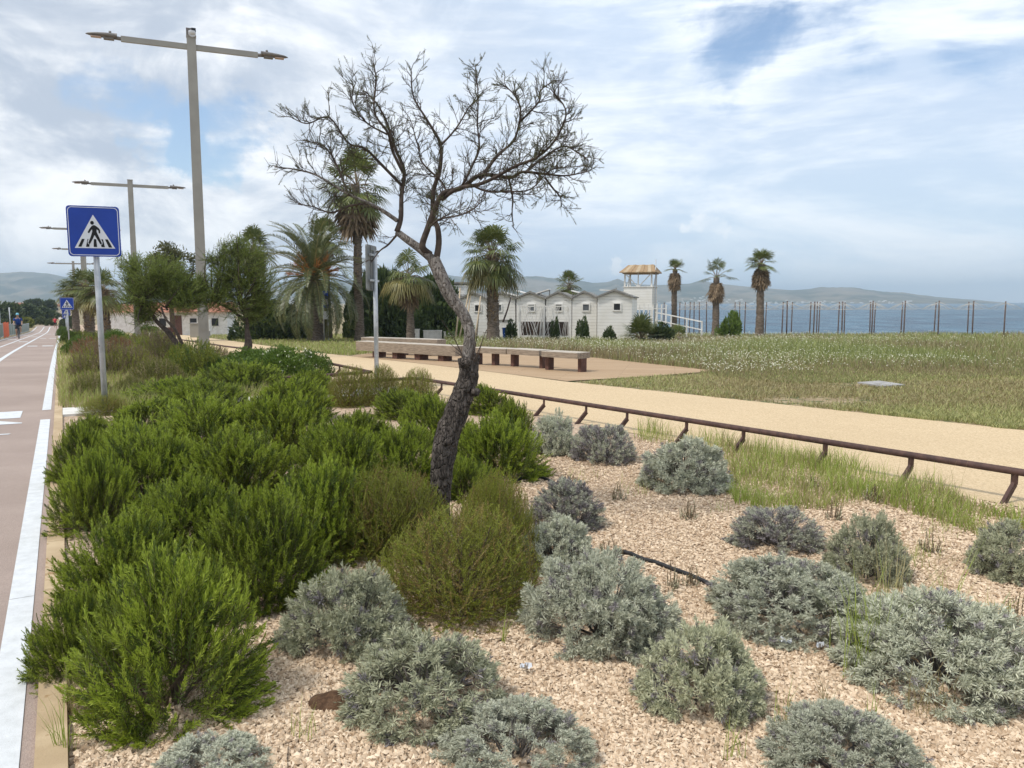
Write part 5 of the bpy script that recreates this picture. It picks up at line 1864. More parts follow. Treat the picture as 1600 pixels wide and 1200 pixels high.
def blob_crown(mb, rng, blobs, n, slen, m, ll, lw, lean=(0.15, 0, 0.5), mat=0, a0=35, a1=12, stem=1):
    w_ = np.array([b[3] * b[4] * b[5] for b in blobs]) ** 0.667
    w_ /= w_.sum()
    for b, k in zip(blobs, (w_ * n).astype(int)):
        d = unit(rng.normal(size=(k, 3)))
        rr = rng.uniform(0.25, 1.0, k) ** 0.5
        f = lumps(rng, d, 10, 0.35)
        tip = np.array(b[:3]) + d * rr[:, None] * f[:, None] * np.array(b[3:6])
        g = unit(d * np.array([0.8, 0.8, 0.6]) + np.array(lean) + rng.normal(0, 0.3, (k, 3)))
        sprigs(mb, tip, g, slen, m, ll, lw, a0, a1, rng, mat, None, stem_mat=stem, stem_r=0.003, bendk=0.3)


def limb(mb, pts, r0, r1, sides=8, mat=0):
    P = np.array([tuple(q) for q in pts], float)
    k = max(6, len(P) * 4)
    s = np.linspace(0, len(P) - 1, k)
    # Catmull-Rom smoothing
    Q = []
    for u in s:
        i = min(int(u), len(P) - 2)
        f = u - i
        p0, p1, p2, p3 = P[max(i - 1, 0)], P[i], P[i + 1], P[min(i + 2, len(P) - 1)]
        Q.append(0.5 * ((2 * p1) + (-p0 + p2) * f + (2 * p0 - 5 * p1 + 4 * p2 - p3) * f * f + (-p0 + 3 * p1 - 3 * p2 + p3) * f ** 3))
    Q = np.array(Q)
    rad = np.linspace(r0, r1, k) if np.isscalar(r0) else np.interp(s, np.arange(len(P)), r0)
    mb.tube(Q, rad, sides, mat, True)
    return Q, rad


def tamarisk(label, Y_, trunks, blobs_px, n, seed, lean):
    rng = np.random.default_rng(seed)
    base = trunks[0][0]
    o = PT(base[0], base[1], Y_)
    o.z = float(H(Y_)) - 0.03
    t = thing('tamarisk_tree', label, 'tree', o, 0, 'feathery green tamarisk trees')
    mb = MB()
    for tr in trunks:
        P = [PT(a, b, Y_) - o + Vector((0, dy, 0)) for a, b, dy, _ in tr]
        limb(mb, P, [q[3] for q in tr], None, 9)
    bl = []
    for a, b, dy, ra, rb in blobs_px:
        c = PT(a, b, Y_) - o + Vector((0, dy, 0))
        s = Y_ / F * 1.12
        bl.append((c.x, c.y, c.z, ra * s, min(ra, rb * 1.6) * s * 0.85, rb * s))
    # branches from the trunk ends into every blob
    ends = [PT(tr[-1][0], tr[-1][1], Y_) - o for tr in trunks]
    for b in bl:
        c = Vector(b[:3])
        e = min(ends, key=lambda q: (q - c).length)
        for k in range(5):
            q = c + Vector((rng.normal(0, b[3] * 0.45), rng.normal(0, b[4] * 0.45), rng.normal(0, b[5] * 0.45)))
            m_ = e.lerp(q, 0.5) + Vector(rng.normal(0, 0.08, 3))
            limb(mb, [e, m_, q], 0.022, 0.005, 5)
    mb.build('trunk', [m_twig], t)
    cr = MB()
    blob_crown(cr, rng, bl, n, 0.46, 36, 0.080, 0.0062, lean, a0=42)
    cr.build('crown', [l_tam, m_twig], t)


tamarisk('left feathery green tamarisk with a forked dark stem, leaning left', 18.2,
         [[(293, 577, 0, 0.10), (280, 545, 0, 0.075), (262, 520, 0.05, 0.06), (240, 500, 0.1, 0.045), (225, 470, 0.1, 0.03)], [(290, 565, 0, 0.06), (288, 540, -0.1, 0.045), (278, 515, -0.15, 0.035), (265, 498, -0.2, 0.025), (258, 480, -0.2, 0.02)]],
         [(225, 462, 0, 42, 34), (275, 450, 0.1, 46, 38), (250, 425, -0.1, 50, 30), (205, 440, 0.2, 28, 36), (300, 462, -0.1, 34, 26), (205, 408, 0.1, 26, 18), (222, 490, 0.1, 26, 22), (310, 440, 0.2, 22, 26)], 1900, 201, (0.1, 0, 0.35))
tamarisk('right feathery green tamarisk with a kinked stem left of the date palm', 18.4,
         [[(368, 580, 0, 0.10), (380, 555, 0, 0.09), (388, 540, 0, 0.10), (386, 515, 0, 0.05), (386, 500, 0, 0.045), (375, 478, 0, 0.035)], [(386, 505, 0, 0.04), (360, 485, 0.1, 0.03), (335, 472, 0.1, 0.022)]],
         [(385, 455, 0, 40, 40), (360, 425, 0.1, 38, 32), (395, 410, -0.1, 30, 34), (350, 395, 0.1, 20, 26), (410, 450, 0.1, 26, 34), (345, 460, -0.1, 30, 18), (330, 400, 0.1, 14, 12), (400, 480, 0.1, 24, 20), (372, 385, 0, 24, 22)], 1700, 203, (0.25, 0, 0.5))

# broad-leaved trees and pines behind


def round_tree(name, label, px_, Y_, ytop, blobs_px, mats, seed, n, leaf, group=None, tr=0.18):
    rng = np.random.default_rng(seed)
    p = PT(px_, 500, Y_)
    z = float(HX(p.x, Y_))
    t = thing(name, label, 'tree', (p.x, Y_, z), 0, group)
    o = Vector((p.x, Y_, z))
    mb = MB()
    cr = MB()
    s = Y_ / F
    fork = Vector((0, 0, (PT(px_, max(b[1] for b in blobs_px), Y_).z - z) * 0.7))
    limb(mb, [(0, 0, -0.1), (0.05, 0, fork.z * 0.5), fork], tr, tr * 0.7, 9)
    for a, b, dy, ra, rb in blobs_px:
        c = PT(a, b, Y_) - o + Vector((0, dy, 0))
        limb(mb, [fork, fork.lerp(c, 0.5) + Vector((0, 0, -0.1)), c], tr * 0.5, tr * 0.12, 6)
        k = int(n * ra * rb / sum(q[3] * q[4] for q in blobs_px))
        K = 16
        cd_ = unit(rng.normal(size=(K, 3)) + np.array([0, 0, 0.25]))
        i = rng.integers(0, K, k)
        d = unit(cd_[i] + rng.normal(0, 0.26, (k, 3)))
        rr = rng.uniform(0.55, 1.05, k) * rng.uniform(0.8, 1.15, K)[i]
        P = np.array(c) + d * rr[:, None] * np.array([ra * s, ra * s * 0.9, rb * s])
        leaves(cr, P, unit(d + rng.normal(0, 0.6, (k, 3))), leaf * rng.uniform(0.7, 1.3, k), leaf * 0.5, rng, 0)
    mb.build('trunk', [m_stembrown], t)
    cr.build('crown', mats, t)


round_tree('broadleaf_tree', 'dark olive-green tree whose top rises behind the left tamarisk', 268, 48, 380, [(262, 405, 0, 30, 22), (285, 418, 0, 26, 24), (245, 420, 0.3, 20, 22), (270, 440, 0, 40, 26)], [LEAF('olive_tree_leaf', (0.06, 0.07, 0.022), (0.13, 0.125, 0.045), 0.2)], 301, 9000, 0.16)
GPN = 'dark umbrella pines beyond the fence'
for i, (px_, Y_, bl, lab) in enumerate(((5, 150, [(5, 488, 0, 26, 13), (-18, 492, 0, 24, 12), (18, 497, 0, 18, 9)], 'dark umbrella pine at the left picture edge'), (42, 165, [(42, 489, 0, 17, 12), (30, 496, 0, 15, 10), (52, 497, 0, 14, 10)], 'broad dark pine in the middle of the pine row'), (66, 180, [(66, 492, 0, 12, 9), (74, 497, 0, 12, 8)], 'smaller pine at the right end of the pine row'),
                                        (76, 230, [(77, 480, 0, 8, 9)], 'bluish far conifer standing above the pine row'), (56, 240, [(52, 475, 0, 12, 4), (60, 474, 0, 8, 4)], 'flat-topped far pine on the hill above the pine row'), (83, 190, [(84, 497, 0, 9, 10)], 'far tree just left of the blue signs'), (-30, 140, [(-30, 490, 0, 26, 16)], 'dark pine outside left of the umbrella pine'))):
    if px_ < -20:
        continue
    round_tree('pine_tree', lab, px_, Y_, 480, bl, [l_pine], 320 + i, 3600, 0.85, GPN, 0.35)
round_tree('pale_bush_tree', 'pale yellowish bush behind the fence left of the runner', 42, 118, 500, [(42, 505, 0, 6, 7)], [l_yel], 341, 900, 0.5, None, 0.1)
m_hillhouse = MAT('hill_house_wall', (0.55, 0.45, 0.36), (0.65, 0.58, 0.5), 0.5, rough=0.9)
for i, (px_, yt, Y_, wd, lab) in enumerate(((32, 474, 300, 4.5, 'pale house on the hill above the dark pine'), (40, 474, 310, 3.5, 'pinkish house on the hill, second from the left'), (66, 474, 300, 4, 'house on the hill just left of the bluish conifer'), (88, 476, 280, 4, 'pale house on the hill left of the far signs'), (70, 482, 260, 3, 'small house on the slope below the bluish conifer'))):
    p = PT(px_, yt, Y_)
    zb = float(H(Y_))
    t = thing('hill_house', lab, 'house', (p.x, Y_, zb), rg.uniform(-0.4, 0.4), 'houses on the hill beyond the pines')
    hh = p.z - zb
    MB().box((0, 0, hh / 2 - 0.3), (wd * 1.2, wd, hh - 0.6)).build('wall', [m_hillhouse], t)
    MB().prism([(-wd * 0.7, hh - 0.6), (wd * 0.7, hh - 0.6), (0, hh + 0.3)], -wd * 0.55, wd * 0.55).build('roof', [m_tile], t)
    for dx in (-0.25, 0.25):
        MB().box((dx * wd, -wd / 2 - 0.02, hh - 1.6), (0.7, 0.06, 0.9)).build('window', [m_dark], t)

FAR = [leafball_mesh('far_bush_leaves', 131, [l_dust, m_stembrown], 1.0, 1.0, 2500, 0.22, 0.12, 24, 0.2, 0.3, 0.5)]
for px_, yb, wp, hp, Y_, lab in ((78, 510, 14, 9, 128, 'dusty bush closing the far end of the cycle road'), (62, 509, 20, 10, 134, 'wide dusty bush beyond the far end of the fence'), (46, 509, 18, 8, 138, 'low dusty bush behind the middle of the fence'), (30, 512, 22, 10, 125, 'dusty bush behind the fence near the cyclist'),
                                 (10, 514, 26, 11, 118, 'dusty bush behind the fence at the left picture edge'), (104, 512, 20, 14, 112, 'far dusty bush behind the far blue signs')):
    p = PT(px_, 500, Y_)
    z = float(H(Y_))
    place('far_bush', FAR[0], (p.x, Y_, z), rg.uniform(0, 6), (wp / F * Y_ / 2, wp / F * Y_ / 2, PT(px_, yb - hp, Y_).z - z + 0.3), lab, 'bush', 'dusty bushes at the far end of the road')

# ------------------------------------------------------------------ the bare leaning tree
rng = np.random.default_rng(404)
rt_ = random.Random(404)
TO = G(690, 826)
TY = TO.y
TO.z = 0.0
tree = thing('bare_tamarisk', 'leaning half-bare tree with a dark rough trunk and forked pale limbs in the foreground', 'tree', TO)
S = TY / F


def tp_(a, b, dy=0.0):
    return PT(a, b, TY + dy) - TO


def rough_tube(mb, pts, rad, sides, k, amp, mat, freq):
    P = np.array([tuple(q) for q in pts], float)
    s = np.linspace(0, len(P) - 1, k)
    Q = []
    for u in s:
        i = min(int(u), len(P) - 2)
        f = u - i
        p0, p1, p2, p3 = P[max(i - 1, 0)], P[i], P[i + 1], P[min(i + 2, len(P) - 1)]
        Q.append(0.5 * ((2 * p1) + (-p0 + p2) * f + (2 * p0 - 5 * p1 + 4 * p2 - p3) * f * f + (-p0 + 3 * p1 - 3 * p2 + p3) * f ** 3))
    Q = np.array(Q)
    rr = np.interp(s, np.arange(len(P)), rad)
    b0 = mb.n
    mb.tube(Q, rr, sides, mat, True)
    V = mb.v[-1]
    for i in range(k):
        for j in range(sides):
            v = V[i * sides + j]
            d = v - Q[i]
            q = Vector((v[0] * freq, v[1] * freq, v[2] * freq * 0.42))
            n_ = mnoise.fractal(q, 0.9, 2.1, 4) * 0.8 + (0.5 - abs(mnoise.noise(q * 0.8))) * 0.7
            V[i * sides + j] = Q[i] + d * (1 + amp * n_)
    return Q, rr


tk = MB()
low = [(692, 838), (690, 815), (688, 790), (690, 740), (697, 690), (714, 640), (731, 592), (731, 560)]
rough_tube(tk, [tp_(*q) for q in low], [0.085, 0.068, 0.064, 0.078, 0.085, 0.080, 0.066, 0.068], 40, 150, 0.16, 0, 26)
hi = [(732, 566), (733, 545), (733, 515), (722, 488), (703, 462), (688, 430), (677, 404)]
rough_tube(tk, [tp_(*q) for q in hi], [0.050, 0.043, 0.037, 0.040, 0.044, 0.046, 0.043], 26, 90, 0.07, 1, 30)
# knots and stubs
for a, b, r_, dy in ((743, 612, 0.035, -0.06), (727, 566, 0.05, -0.05), (700, 690, 0.03, -0.08), (741, 560, 0.045, 0.0)):
    c = tp_(a, b, dy)
    tk.lathe([(0.001, -r_), (r_ * 0.7, -r_ * 0.7), (r_, 0), (r_ * 0.75, r_ * 0.6), (0.001, r_ * 0.8)], c, 10, 0)
tk.build('trunk', [m_bark_dark, m_bark_light], tree)

LIMBS = [   # pixel points with depth offsets, widths in pixels at start and end, twig density, light bark?
    ([(679, 408, 0), (655, 390, 0), (632, 373, 0), (619, 358, 0)], 17, 12, 0, 1),
    ([(620, 362, 0), (622, 340, .02), (629, 305, .05), (630, 268, .08), (619, 232, .1), (604, 196, .12), (588, 165, .14), (572, 138, .15)], 10, 2.0, 1.0, 0),
    ([(621, 345, 0), (600, 333, -.05), (575, 318, -.1), (555, 307, -.15), (533, 291, -.2), (498, 276, -.25), (462, 268, -.28), (428, 264, -.3)], 8, 1.6, .8, 1),
    ([(682, 404, 0), (685, 378, 0), (682, 357, .02), (680, 340, .04), (675, 300, .08), (688, 258, .1), (690, 226, .12), (676, 205, .14), (659, 182, .15), (645, 150, .16), (640, 112, .17)], 12, 2.0, .9, 0),
    ([(672, 398, 0), (660, 390, -.02), (668, 358, -.03), (680, 326, -.05), (698, 306, -.06), (722, 291, -.08), (750, 280, -.1), (795, 279, -.12), (820, 270, -.13), (851, 276, -.14), (885, 277, -.14), (922, 268, -.15)], 13, 1.8, 1.0, 0),
    ([(690, 312, -.05), (718, 296, -.1), (755, 284, -.2), (800, 262, -.26), (840, 248, -.3), (868, 218, -.33), (886, 178, -.35), (868, 142, -.35)], 8, 1.8, 1.2, 0),
    ([(750, 280, -.1), (768, 255, -.05), (786, 234, 0), (805, 216, .02), (814, 178, .05), (806, 150, .06), (795, 130, .07)], 7, 1.8, 1.1, 0),
    ([(722, 291, -.08), (742, 262, 0), (748, 230, .05), (747, 196, .08), (745, 150, .1), (740, 104, .1)], 5, 1.5, .9, 0),
    ([(630, 270, .08), (615, 236, .0), (606, 210, -.05), (585, 172, -.1), (590, 130, -.12), (589, 106, -.14)], 6, 1.5, 1.0, 0),
    ([(628, 290, .05), (596, 252, -.02), (565, 232, -.06), (540, 218, -.1), (512, 186, -.15), (485, 192, -.16), (456, 182, -.18)], 6, 1.5, 1.0, 0),
    ([(575, 318, -.1), (547, 322, -.16), (515, 333, -.2), (484, 322, -.24), (470, 318, -.25)], 5, 1.4, 1.0, 0),
    ([(795, 279, -.12), (802, 308, -.1), (801, 330, -.08), (802, 356, -.06)], 4.5, 1.4, .5, 0),
    ([(851, 277, -.14), (865, 292, -.1), (874, 308, -.1), (878, 326, -.1)], 4, 1.3, .9, 0),
    ([(820, 270, -.13), (850, 245, .0), (880, 232, .1), (905, 238, .15), (918, 250, .18)], 5, 1.5, 1.2, 0),
    ([(700, 305, -.05), (690, 280, .1), (668, 255, .2), (650, 225, .26), (640, 190, .3)], 5, 1.5, .8, 0),
    ([(690, 226, .12), (715, 200, .1), (730, 170, .05), (752, 152, 0)], 4, 1.4, .9, 0),
    ([(813, 190, .05), (840, 160, .0), (850, 140, -.05), (865, 128, -.1)], 4, 1.4, 1.0, 0),
    ([(624, 362, 0), (606, 384, .04), (593, 395, .08), (582, 410, .1)], 4.5, 1.6, .25, 0),
    ([(545, 306, -.17), (520, 250, -.1), (505, 225, -.05), (488, 232, 0)], 4, 1.3, 1.0, 0),
    ([(668, 358, -.03), (690, 345, -.2), (720, 338, -.3), (745, 322, -.35), (752, 305, -.35)], 4, 1.3, .6, 0),
    ([(605, 210, .1), (570, 190, .12), (548, 160, .14), (560, 125, .15)], 4, 1.3, 1.0, 0),
    ([(735, 288, -.09), (760, 300, -.2), (790, 296, -.25), (830, 290, -.28), (862, 268, -.3), (900, 262, -.3)], 4, 1.4, 1.1, 0),
]
br = MB()
tips, gs = [], []
UPV = np.array((0, 0, 1.0))
for pts, w0, w1, dens, light in LIMBS:
    P = [tp_(*q) for q in pts]
    P = [q if i_ == 0 else q + Vector(rng.normal(0, 0.012, 3)) for i_, q in enumerate(P)]
    Q, rad = limb(br, P, w0 * S * 0.43, w1 * S * 0.43, 10 if w0 > 9 else 6, 1 if light else 0)
    if dens == 0:
        continue
    L = np.concatenate([[0], np.cumsum(np.linalg.norm(np.diff(Q, axis=0), axis=1))])
    s = 0.14 * L[-1]
    while s < L[-1]:
        i = min(np.searchsorted(L, s), len(Q) - 1)
        f = s / L[-1]
        T = unit((Q[i] - Q[i - 1])[None])[0]
        r1 = unit(np.cross(T, rng.normal(size=3))[None])[0]
        d = unit((0.62 * T + 0.70 * r1 + rng.uniform(-0.25, 0.5) * UPV)[None])[0]
        Lt = rng.uniform(0.05, 0.24) * (0.65 + 0.5 * (1 - f))
        K = 5
        q = Q[i].copy()
        path = [q.copy()]
        for k in range(K):
            d = unit((d + rng.normal(0, 0.24, 3) + 0.06 * UPV)[None])[0]
            q = q + d * Lt / K
            path.append(q.copy())
        br.tube(path, np.linspace(0.0031, 0.0012, K + 1) * (0.8 + 0.5 * rng.random()), 3, 0, False)
        path = np.array(path)
        n3 = int(Lt / 0.021)
        for k in range(n3):
            u = rng.uniform(0.15, 1.0) * K
            a = min(int(u), K - 1)
            b = path[a] + (path[a + 1] - path[a]) * (u - a)
            T2 = unit((path[a + 1] - path[a])[None])[0]
            d3 = unit((0.75 * T2 + 0.62 * unit(rng.normal(size=(1, 3)))[0] + 0.15 * UPV)[None])[0]
            l3 = rng.uniform(0.03, 0.10)
            e = b + d3 * l3
            br.tube([b, (b + e) / 2 + rng.normal(0, 0.004, 3), e], [0.0017, 0.0013, 0.0009], 3, 0, False)
            if rng.random() < 0.8:
                tips.append(e)
                gs.append(d3)
        tips.append(path[-1])
        gs.append(d)
        s += rng.uniform(0.010, 0.030) / dens
# dry shoots from the old wound on the trunk
for a, b, c_, d_ in ((726, 562, 690, 500), (730, 566, 702, 536), (735, 566, 742, 520), (740, 566, 760, 515), (742, 566, 752, 540), (728, 566, 708, 548), (738, 564, 748, 498), (733, 570, 716, 560)):
    e = tp_(c_, d_, -0.12 + 0.1 * rng.random())
    o = tp_(a, b, -0.05)
    br.tube([o, o.lerp(e, 0.5) + Vector((0.008, 0, 0.01)), e], [0.0045, 0.003, 0.0015], 4, 0, False)
br.build('branches', [m_twig, m_bark_light], tree)
fo = MB()
tips, gs = np.array(tips), np.array(gs)
sel = rng.random(len(tips)) < 0.62 + 0.3 * np.sin(tips[:, 0] * 5 + tips[:, 2] * 4)
sprigs(fo, tips[sel] + gs[sel] * 0.012, gs[sel], 0.060, 17, 0.0175, 0.0030, 48, 20, rng, 0, None, t0=0.05, bendk=0.2)
fo.build('crown', [l_tamdry], tree)

# ------------------------------------------------------------------ gravel


def in_poly(x, y, poly):
    x, y = np.asarray(x), np.asarray(y)
    c = np.zeros(x.shape, bool)
    n = len(poly)
    for i in range(n):
        x0, y0 = poly[i]
        x1, y1 = poly[(i + 1) % n]
        t = ((y0 > y) != (y1 > y)) & (x < (x1 - x0) * (y - y0) / ((y1 - y0) if y1 != y0 else 1e-9) + x0)
        c ^= t
    return c


def st_np(x, y):
    vx, vy = x - O2.x, y - O2.y
    return vx * D2.x + vy * D2.y, vx * N2.x + vy * N2.y


rng = np.random.default_rng(99)
n = 760000
# more stones close to the viewpoint, where single stones can be seen
yy = 1.5 * (9.0 / 1.5) ** rng.random(n)
xx = rng.uniform(-1, 1, n) * (0.98 * yy + 1.2)
s_, t_ = st_np(xx, yy)
ok = (t_ > 0.17) & (t_ < near_t(s_) - 0.01) & ~((t_ < 1.25 + 0.1 * s_) & (s_ > 0.8)) & (xx > -1.9)
dens = np.clip((5.2 / np.maximum(yy, 2.2)) ** 1.0, 0.35, 1)
ok &= rng.random(n) < dens * np.clip(yy / 2.9, 0.55, 1)
xx, yy = xx[ok], yy[ok]
n = len(xx)
sz = 0.0057 * np.clip(np.exp(rng.normal(0, 0.34, n)), 0.4, 1.75) * np.clip(0.9 + yy * 0.03, 1, 1.25)
oct_ = np.array([(1, 0, 0), (-1, 0, 0), (0, 1, 0), (0, -1, 0), (0, 0, 1), (0, 0, -1)], float)
of = np.array([(0, 2, 4), (2, 1, 4), (1, 3, 4), (3, 0, 4), (2, 0, 5), (1, 2, 5), (3, 1, 5), (0, 3, 5)])
V = oct_[None] * (1 + rng.normal(0, 0.20, (n, 6, 3))) + rng.normal(0, 0.20, (n, 6, 3))
V *= np.stack([rng.uniform(0.85, 1.5, n), rng.uniform(0.75, 1.1, n), rng.uniform(0.55, 0.9, n)], -1)[:, None]
tl, an = rng.normal(0, 0.4, n), rng.uniform(0, 2 * math.pi, n)
c1, s1, c2, s2 = np.cos(tl)[:, None], np.sin(tl)[:, None], np.cos(an)[:, None], np.sin(an)[:, None]
x, y, z = V[..., 0], V[..., 1], V[..., 2]
y, z = y * c1 - z * s1, y * s1 + z * c1
x, y = x * c2 - y * s2, x * s2 + y * c2
V = np.stack([x, y, z], -1) * sz[:, None, None] * 1.25
V += np.stack([xx, yy, H(yy) + 0.014 + sz * rng.uniform(0.1, 0.8, n)], -1)[:, None]
Fg = (of[None] + (np.arange(n) * 6)[:, None, None]).reshape(-1, 3)
gv = MB().add(V.reshape(-1, 3), Fg).build('gravel', [m_pebble])
tag(gv, 'loose beige and pinkish gravel stones covering the planting bed', 'gravel', kind='stuff')

# dry leaves, needles and twig bits gathered round the shrubs
lit = MB()
rng = np.random.default_rng(123)
P, W_ = [], []
for o in list(col.objects):
    if o.parent is None and o.name.split('.')[0] in ('lavender_shrub', 'rosemary_bush', 'broom_bush', 'seedling') and o.location.y < 8.5:
        k = 26 if o.name.startswith('seedling') else 150
        r_ = 0.5 * max(o.dimensions.x, o.dimensions.y) if o.dimensions.x > 0 else 0.3
        a = rng.uniform(0, 2 * math.pi, k)
        q = r_ * (0.75 + np.abs(rng.normal(0, 0.35, k)))
        P.append(np.stack([o.location.x + np.cos(a) * q, o.location.y + np.sin(a) * q], -1))
P = np.concatenate(P)
P = np.concatenate([P, np.stack([rng.uniform(-1, 5, 900), rng.uniform(2, 8, 900)], -1)])
s_, t_ = st_np(P[:, 0], P[:, 1])
P = P[(t_ > 0.2) & (t_ < near_t(s_) - 0.05)]
n = len(P)
B_ = np.stack([P[:, 0], P[:, 1], H(P[:, 1]) + 0.020 + 0.006 * rng.random(n)], -1)
a = rng.uniform(0, 2 * math.pi, n)
d = np.stack([np.cos(a), np.sin(a), rng.normal(0.05, 0.12, n)], -1)
sd_ = unit(np.cross(d, np.array([0, 0, 1.0]) + rng.normal(0, 0.25, (n, 3))))
leaves(lit, B_, d, rng.uniform(0.012, 0.05, n), rng.uniform(0.0025, 0.006, n), rng, 0, sd_)
# wind-blown broken twigs
for k in range(60):
    p = B_[rng.integers(0, n)]
    a = rng.uniform(0, 6.28)
    L_ = rng.uniform(0.05, 0.16)
    e = p + np.array([math.cos(a) * L_, math.sin(a) * L_, 0.004])
    lit.tube([p, (p + e) / 2 + rng.normal(0, 0.006, 3) * np.array([1, 1, 0.3]), e], 0.0016, 3, 1, False)
tag(lit.build('leaf_litter', [l_palmd, m_twig]), 'dry leaves and twig bits scattered on the gravel round the shrubs', 'leaf litter', kind='stuff')

# ------------------------------------------------------------------ grass and flowers


def g_np(px_, py_):
    """ground points under many pixels"""
    a = (px_ - 800) / F
    b = -(py_ - 600) / F
    ry = math.cos(TH) + b * math.sin(TH)
    rz = b * math.cos(TH) - math.sin(TH)
    lo, hi = np.full(len(px_), 0.1), np.full(len(px_), 400.0)
    for _ in range(50):
        m = (lo + hi) / 2
        up = EYE + m * rz - H(m * ry) > 0
        lo = np.where(up, m, lo)
        hi = np.where(up, hi, m)
    return a * lo, ry * lo


def blades(mb, x, y, h, w, lean, rng, mat=0, z=None):
    n = len(x)
    z = HX(x, y) + 0.005 if z is None else z
    P = np.stack([x, y, z], -1)
    az = rng.uniform(0, 2 * math.pi, n)
    ld = np.stack([np.cos(az), np.sin(az), np.zeros(n)], -1) * (lean * rng.uniform(0.2, 1.3, n) * h)[:, None]
    az2 = az + rng.normal(math.pi / 2, 0.5, n)
    wd = np.stack([np.cos(az2), np.sin(az2), np.zeros(n)], -1) * (w / 2)[:, None]
    up = np.array([0, 0, 1.0])
    A = P + ld * 0.35 + up * (h * 0.55)[:, None]
    B = P + ld + up * h[:, None]
    V = np.stack([P - wd, P + wd, A + wd * 0.75, A - wd * 0.75, B], 1).reshape(-1, 3)
    k = np.arange(n)[:, None] * 5
    mb.add(V, np.concatenate([k + 0, k + 1, k + 2, k + 3], 1), mat)
    b = mb.n - len(V)
    mb.f.append((np.concatenate([k + 3, k + 2, k + 4], 1) + b, mat, False))
    return B


def nz(x, y, sc_, seed):
    """cheap smooth noise in the ground plane"""
    r = np.random.default_rng(seed)
    v = np.zeros_like(x)
    for k in range(7):
        a = r.uniform(0, 6.28)
        f = sc_ * r.uniform(0.6, 2.2)
        v += np.sin((x * math.cos(a) + y * math.sin(a)) * f + r.uniform(0, 6.28))
    return v / 7 * 2.2


def px_sample(poly, n, rng):
    xs_, ys_ = [p[0] for p in poly], [p[1] for p in poly]
    a, b = rng.uniform(min(xs_), max(xs_), n), rng.uniform(min(ys_), max(ys_), n)
    k = in_poly(a, b, poly)
    return a[k], b[k]


rng = np.random.default_rng(55)
# fresh grass between the gravel and the rail
mb = MB()
poly = [(985, 690), (1010, 672), (1090, 684), (1160, 700), (1240, 708), (1330, 728), (1390, 756), (1470, 770), (1545, 800), (1640, 826), (1900, 900), (1900, 950), (1640, 850), (1540, 846), (1440, 812), (1360, 790), (1310, 800), (1250, 800), (1200, 806), (1150, 792), (1132, 770), (1140, 735), (1080, 700)]
a, b = px_sample(poly, 70000, rng)
x, y = g_np(a, b)
edge = np.clip((b - 690 - (a - 1060) * 0.19) / 60, 0, 1)
keep = (nz(x, y, 5, 1) + rng.normal(0, 0.35, len(x)) > -0.50)
x, y, edge = x[keep], y[keep], edge[keep]
n = len(x)
dry = rng.random(n) < 0.30 + 0.25 * nz(x, y, 3.0, 17)
hh = rng.uniform(0.04, 0.14, n) * np.clip(1 + 0.55 * nz(x, y, 4.0, 19), 0.4, 1.7) + (1 - edge) * rng.uniform(0, 0.10, n)
for k, m in ((~dry, 0), (dry, 1)):
    blades(mb, x[k], y[k], hh[k], rng.uniform(0.0035, 0.0075, k.sum()), 0.6, rng, m)
# tufts and single blades on the gravel and through the shrubs
for cx, cy, rad_, k, h_ in ((1365, 1040, 45, 80, 0.42), (1390, 1000, 30, 70, 0.46), (1480, 1020, 16, 24, 0.42), (1440, 1120, 30, 26, 0.22), (1287, 1120, 14, 20, 0.20), (1365, 1150, 18, 16, 0.18), (1545, 990, 40, 30, 0.2), (1220, 1150, 12, 10, 0.2), (1350, 1060, 30, 40, 0.36),
                            (785, 1010, 6, 9, 0.22), (1000, 770, 30, 40, 0.1), (905, 750, 30, 40, 0.09), (1130, 800, 30, 26, 0.08), (1490, 820, 60, 160, 0.10), (1450, 870, 40, 50, 0.09), (1590, 1120, 20, 20, 0.2), (1150, 1190, 30, 10, 0.16), (470, 1160, 20, 12, 0.14), (1240, 790, 30, 40, 0.14),
                            (1290, 738, 50, 420, 0.17), (1230, 722, 50, 240, 0.16), (1100, 700, 40, 160, 0.17), (1370, 752, 30, 120, 0.13), (1180, 770, 40, 160, 0.13), (110, 1120, 14, 24, 0.22), (100, 1180, 16, 26, 0.24), (1080, 700, 20, 40, 0.16), (1425, 880, 30, 30, 0.10), (1340, 905, 8, 10, 0.12)):
    a, b = cx + rng.normal(0, rad_ * 0.5, k), cy + rng.normal(0, rad_ * 0.22, k)
    x, y = g_np(a, b)
    blades(mb, x, y, h_ * rng.uniform(0.5, 1.3, k), rng.uniform(0.0022, 0.0045, k), 0.5, rng, 0 if rng.random() < 0.7 else 1)
# tall dry stems near the rail
a, b = rng.uniform(1060, 1600, 60), None
b = 700 + (a - 1060) * 0.19 + rng.uniform(-4, 10, 60)
x, y = g_np(a, b)
blades(mb, x, y, rng.uniform(0.2, 0.42, 60), rng.uniform(0.002, 0.003, 60), 0.4, rng, 1)
# dry and green grass between the far shrubs of the bed
poly = [(92, 640), (88, 530), (200, 520), (300, 545), (340, 570), (500, 590), (500, 640), (330, 630), (200, 650)]
a, b = px_sample(poly, 30000, rng)
x, y = g_np(a, b)
n = len(x)
dry = rng.random(n) < 0.5
hh = rng.uniform(0.10, 0.34, n)
for k, m in ((~dry, 0), (dry, 1)):
    blades(mb, x[k], y[k], hh[k], np.maximum(0.004, 0.0006 * y[k]), 0.55, rng, m)
tag(mb.build('wild_grass', [l_grass, l_dry]), 'loose wild grass growing on the planting bed', 'grass', kind='stuff')

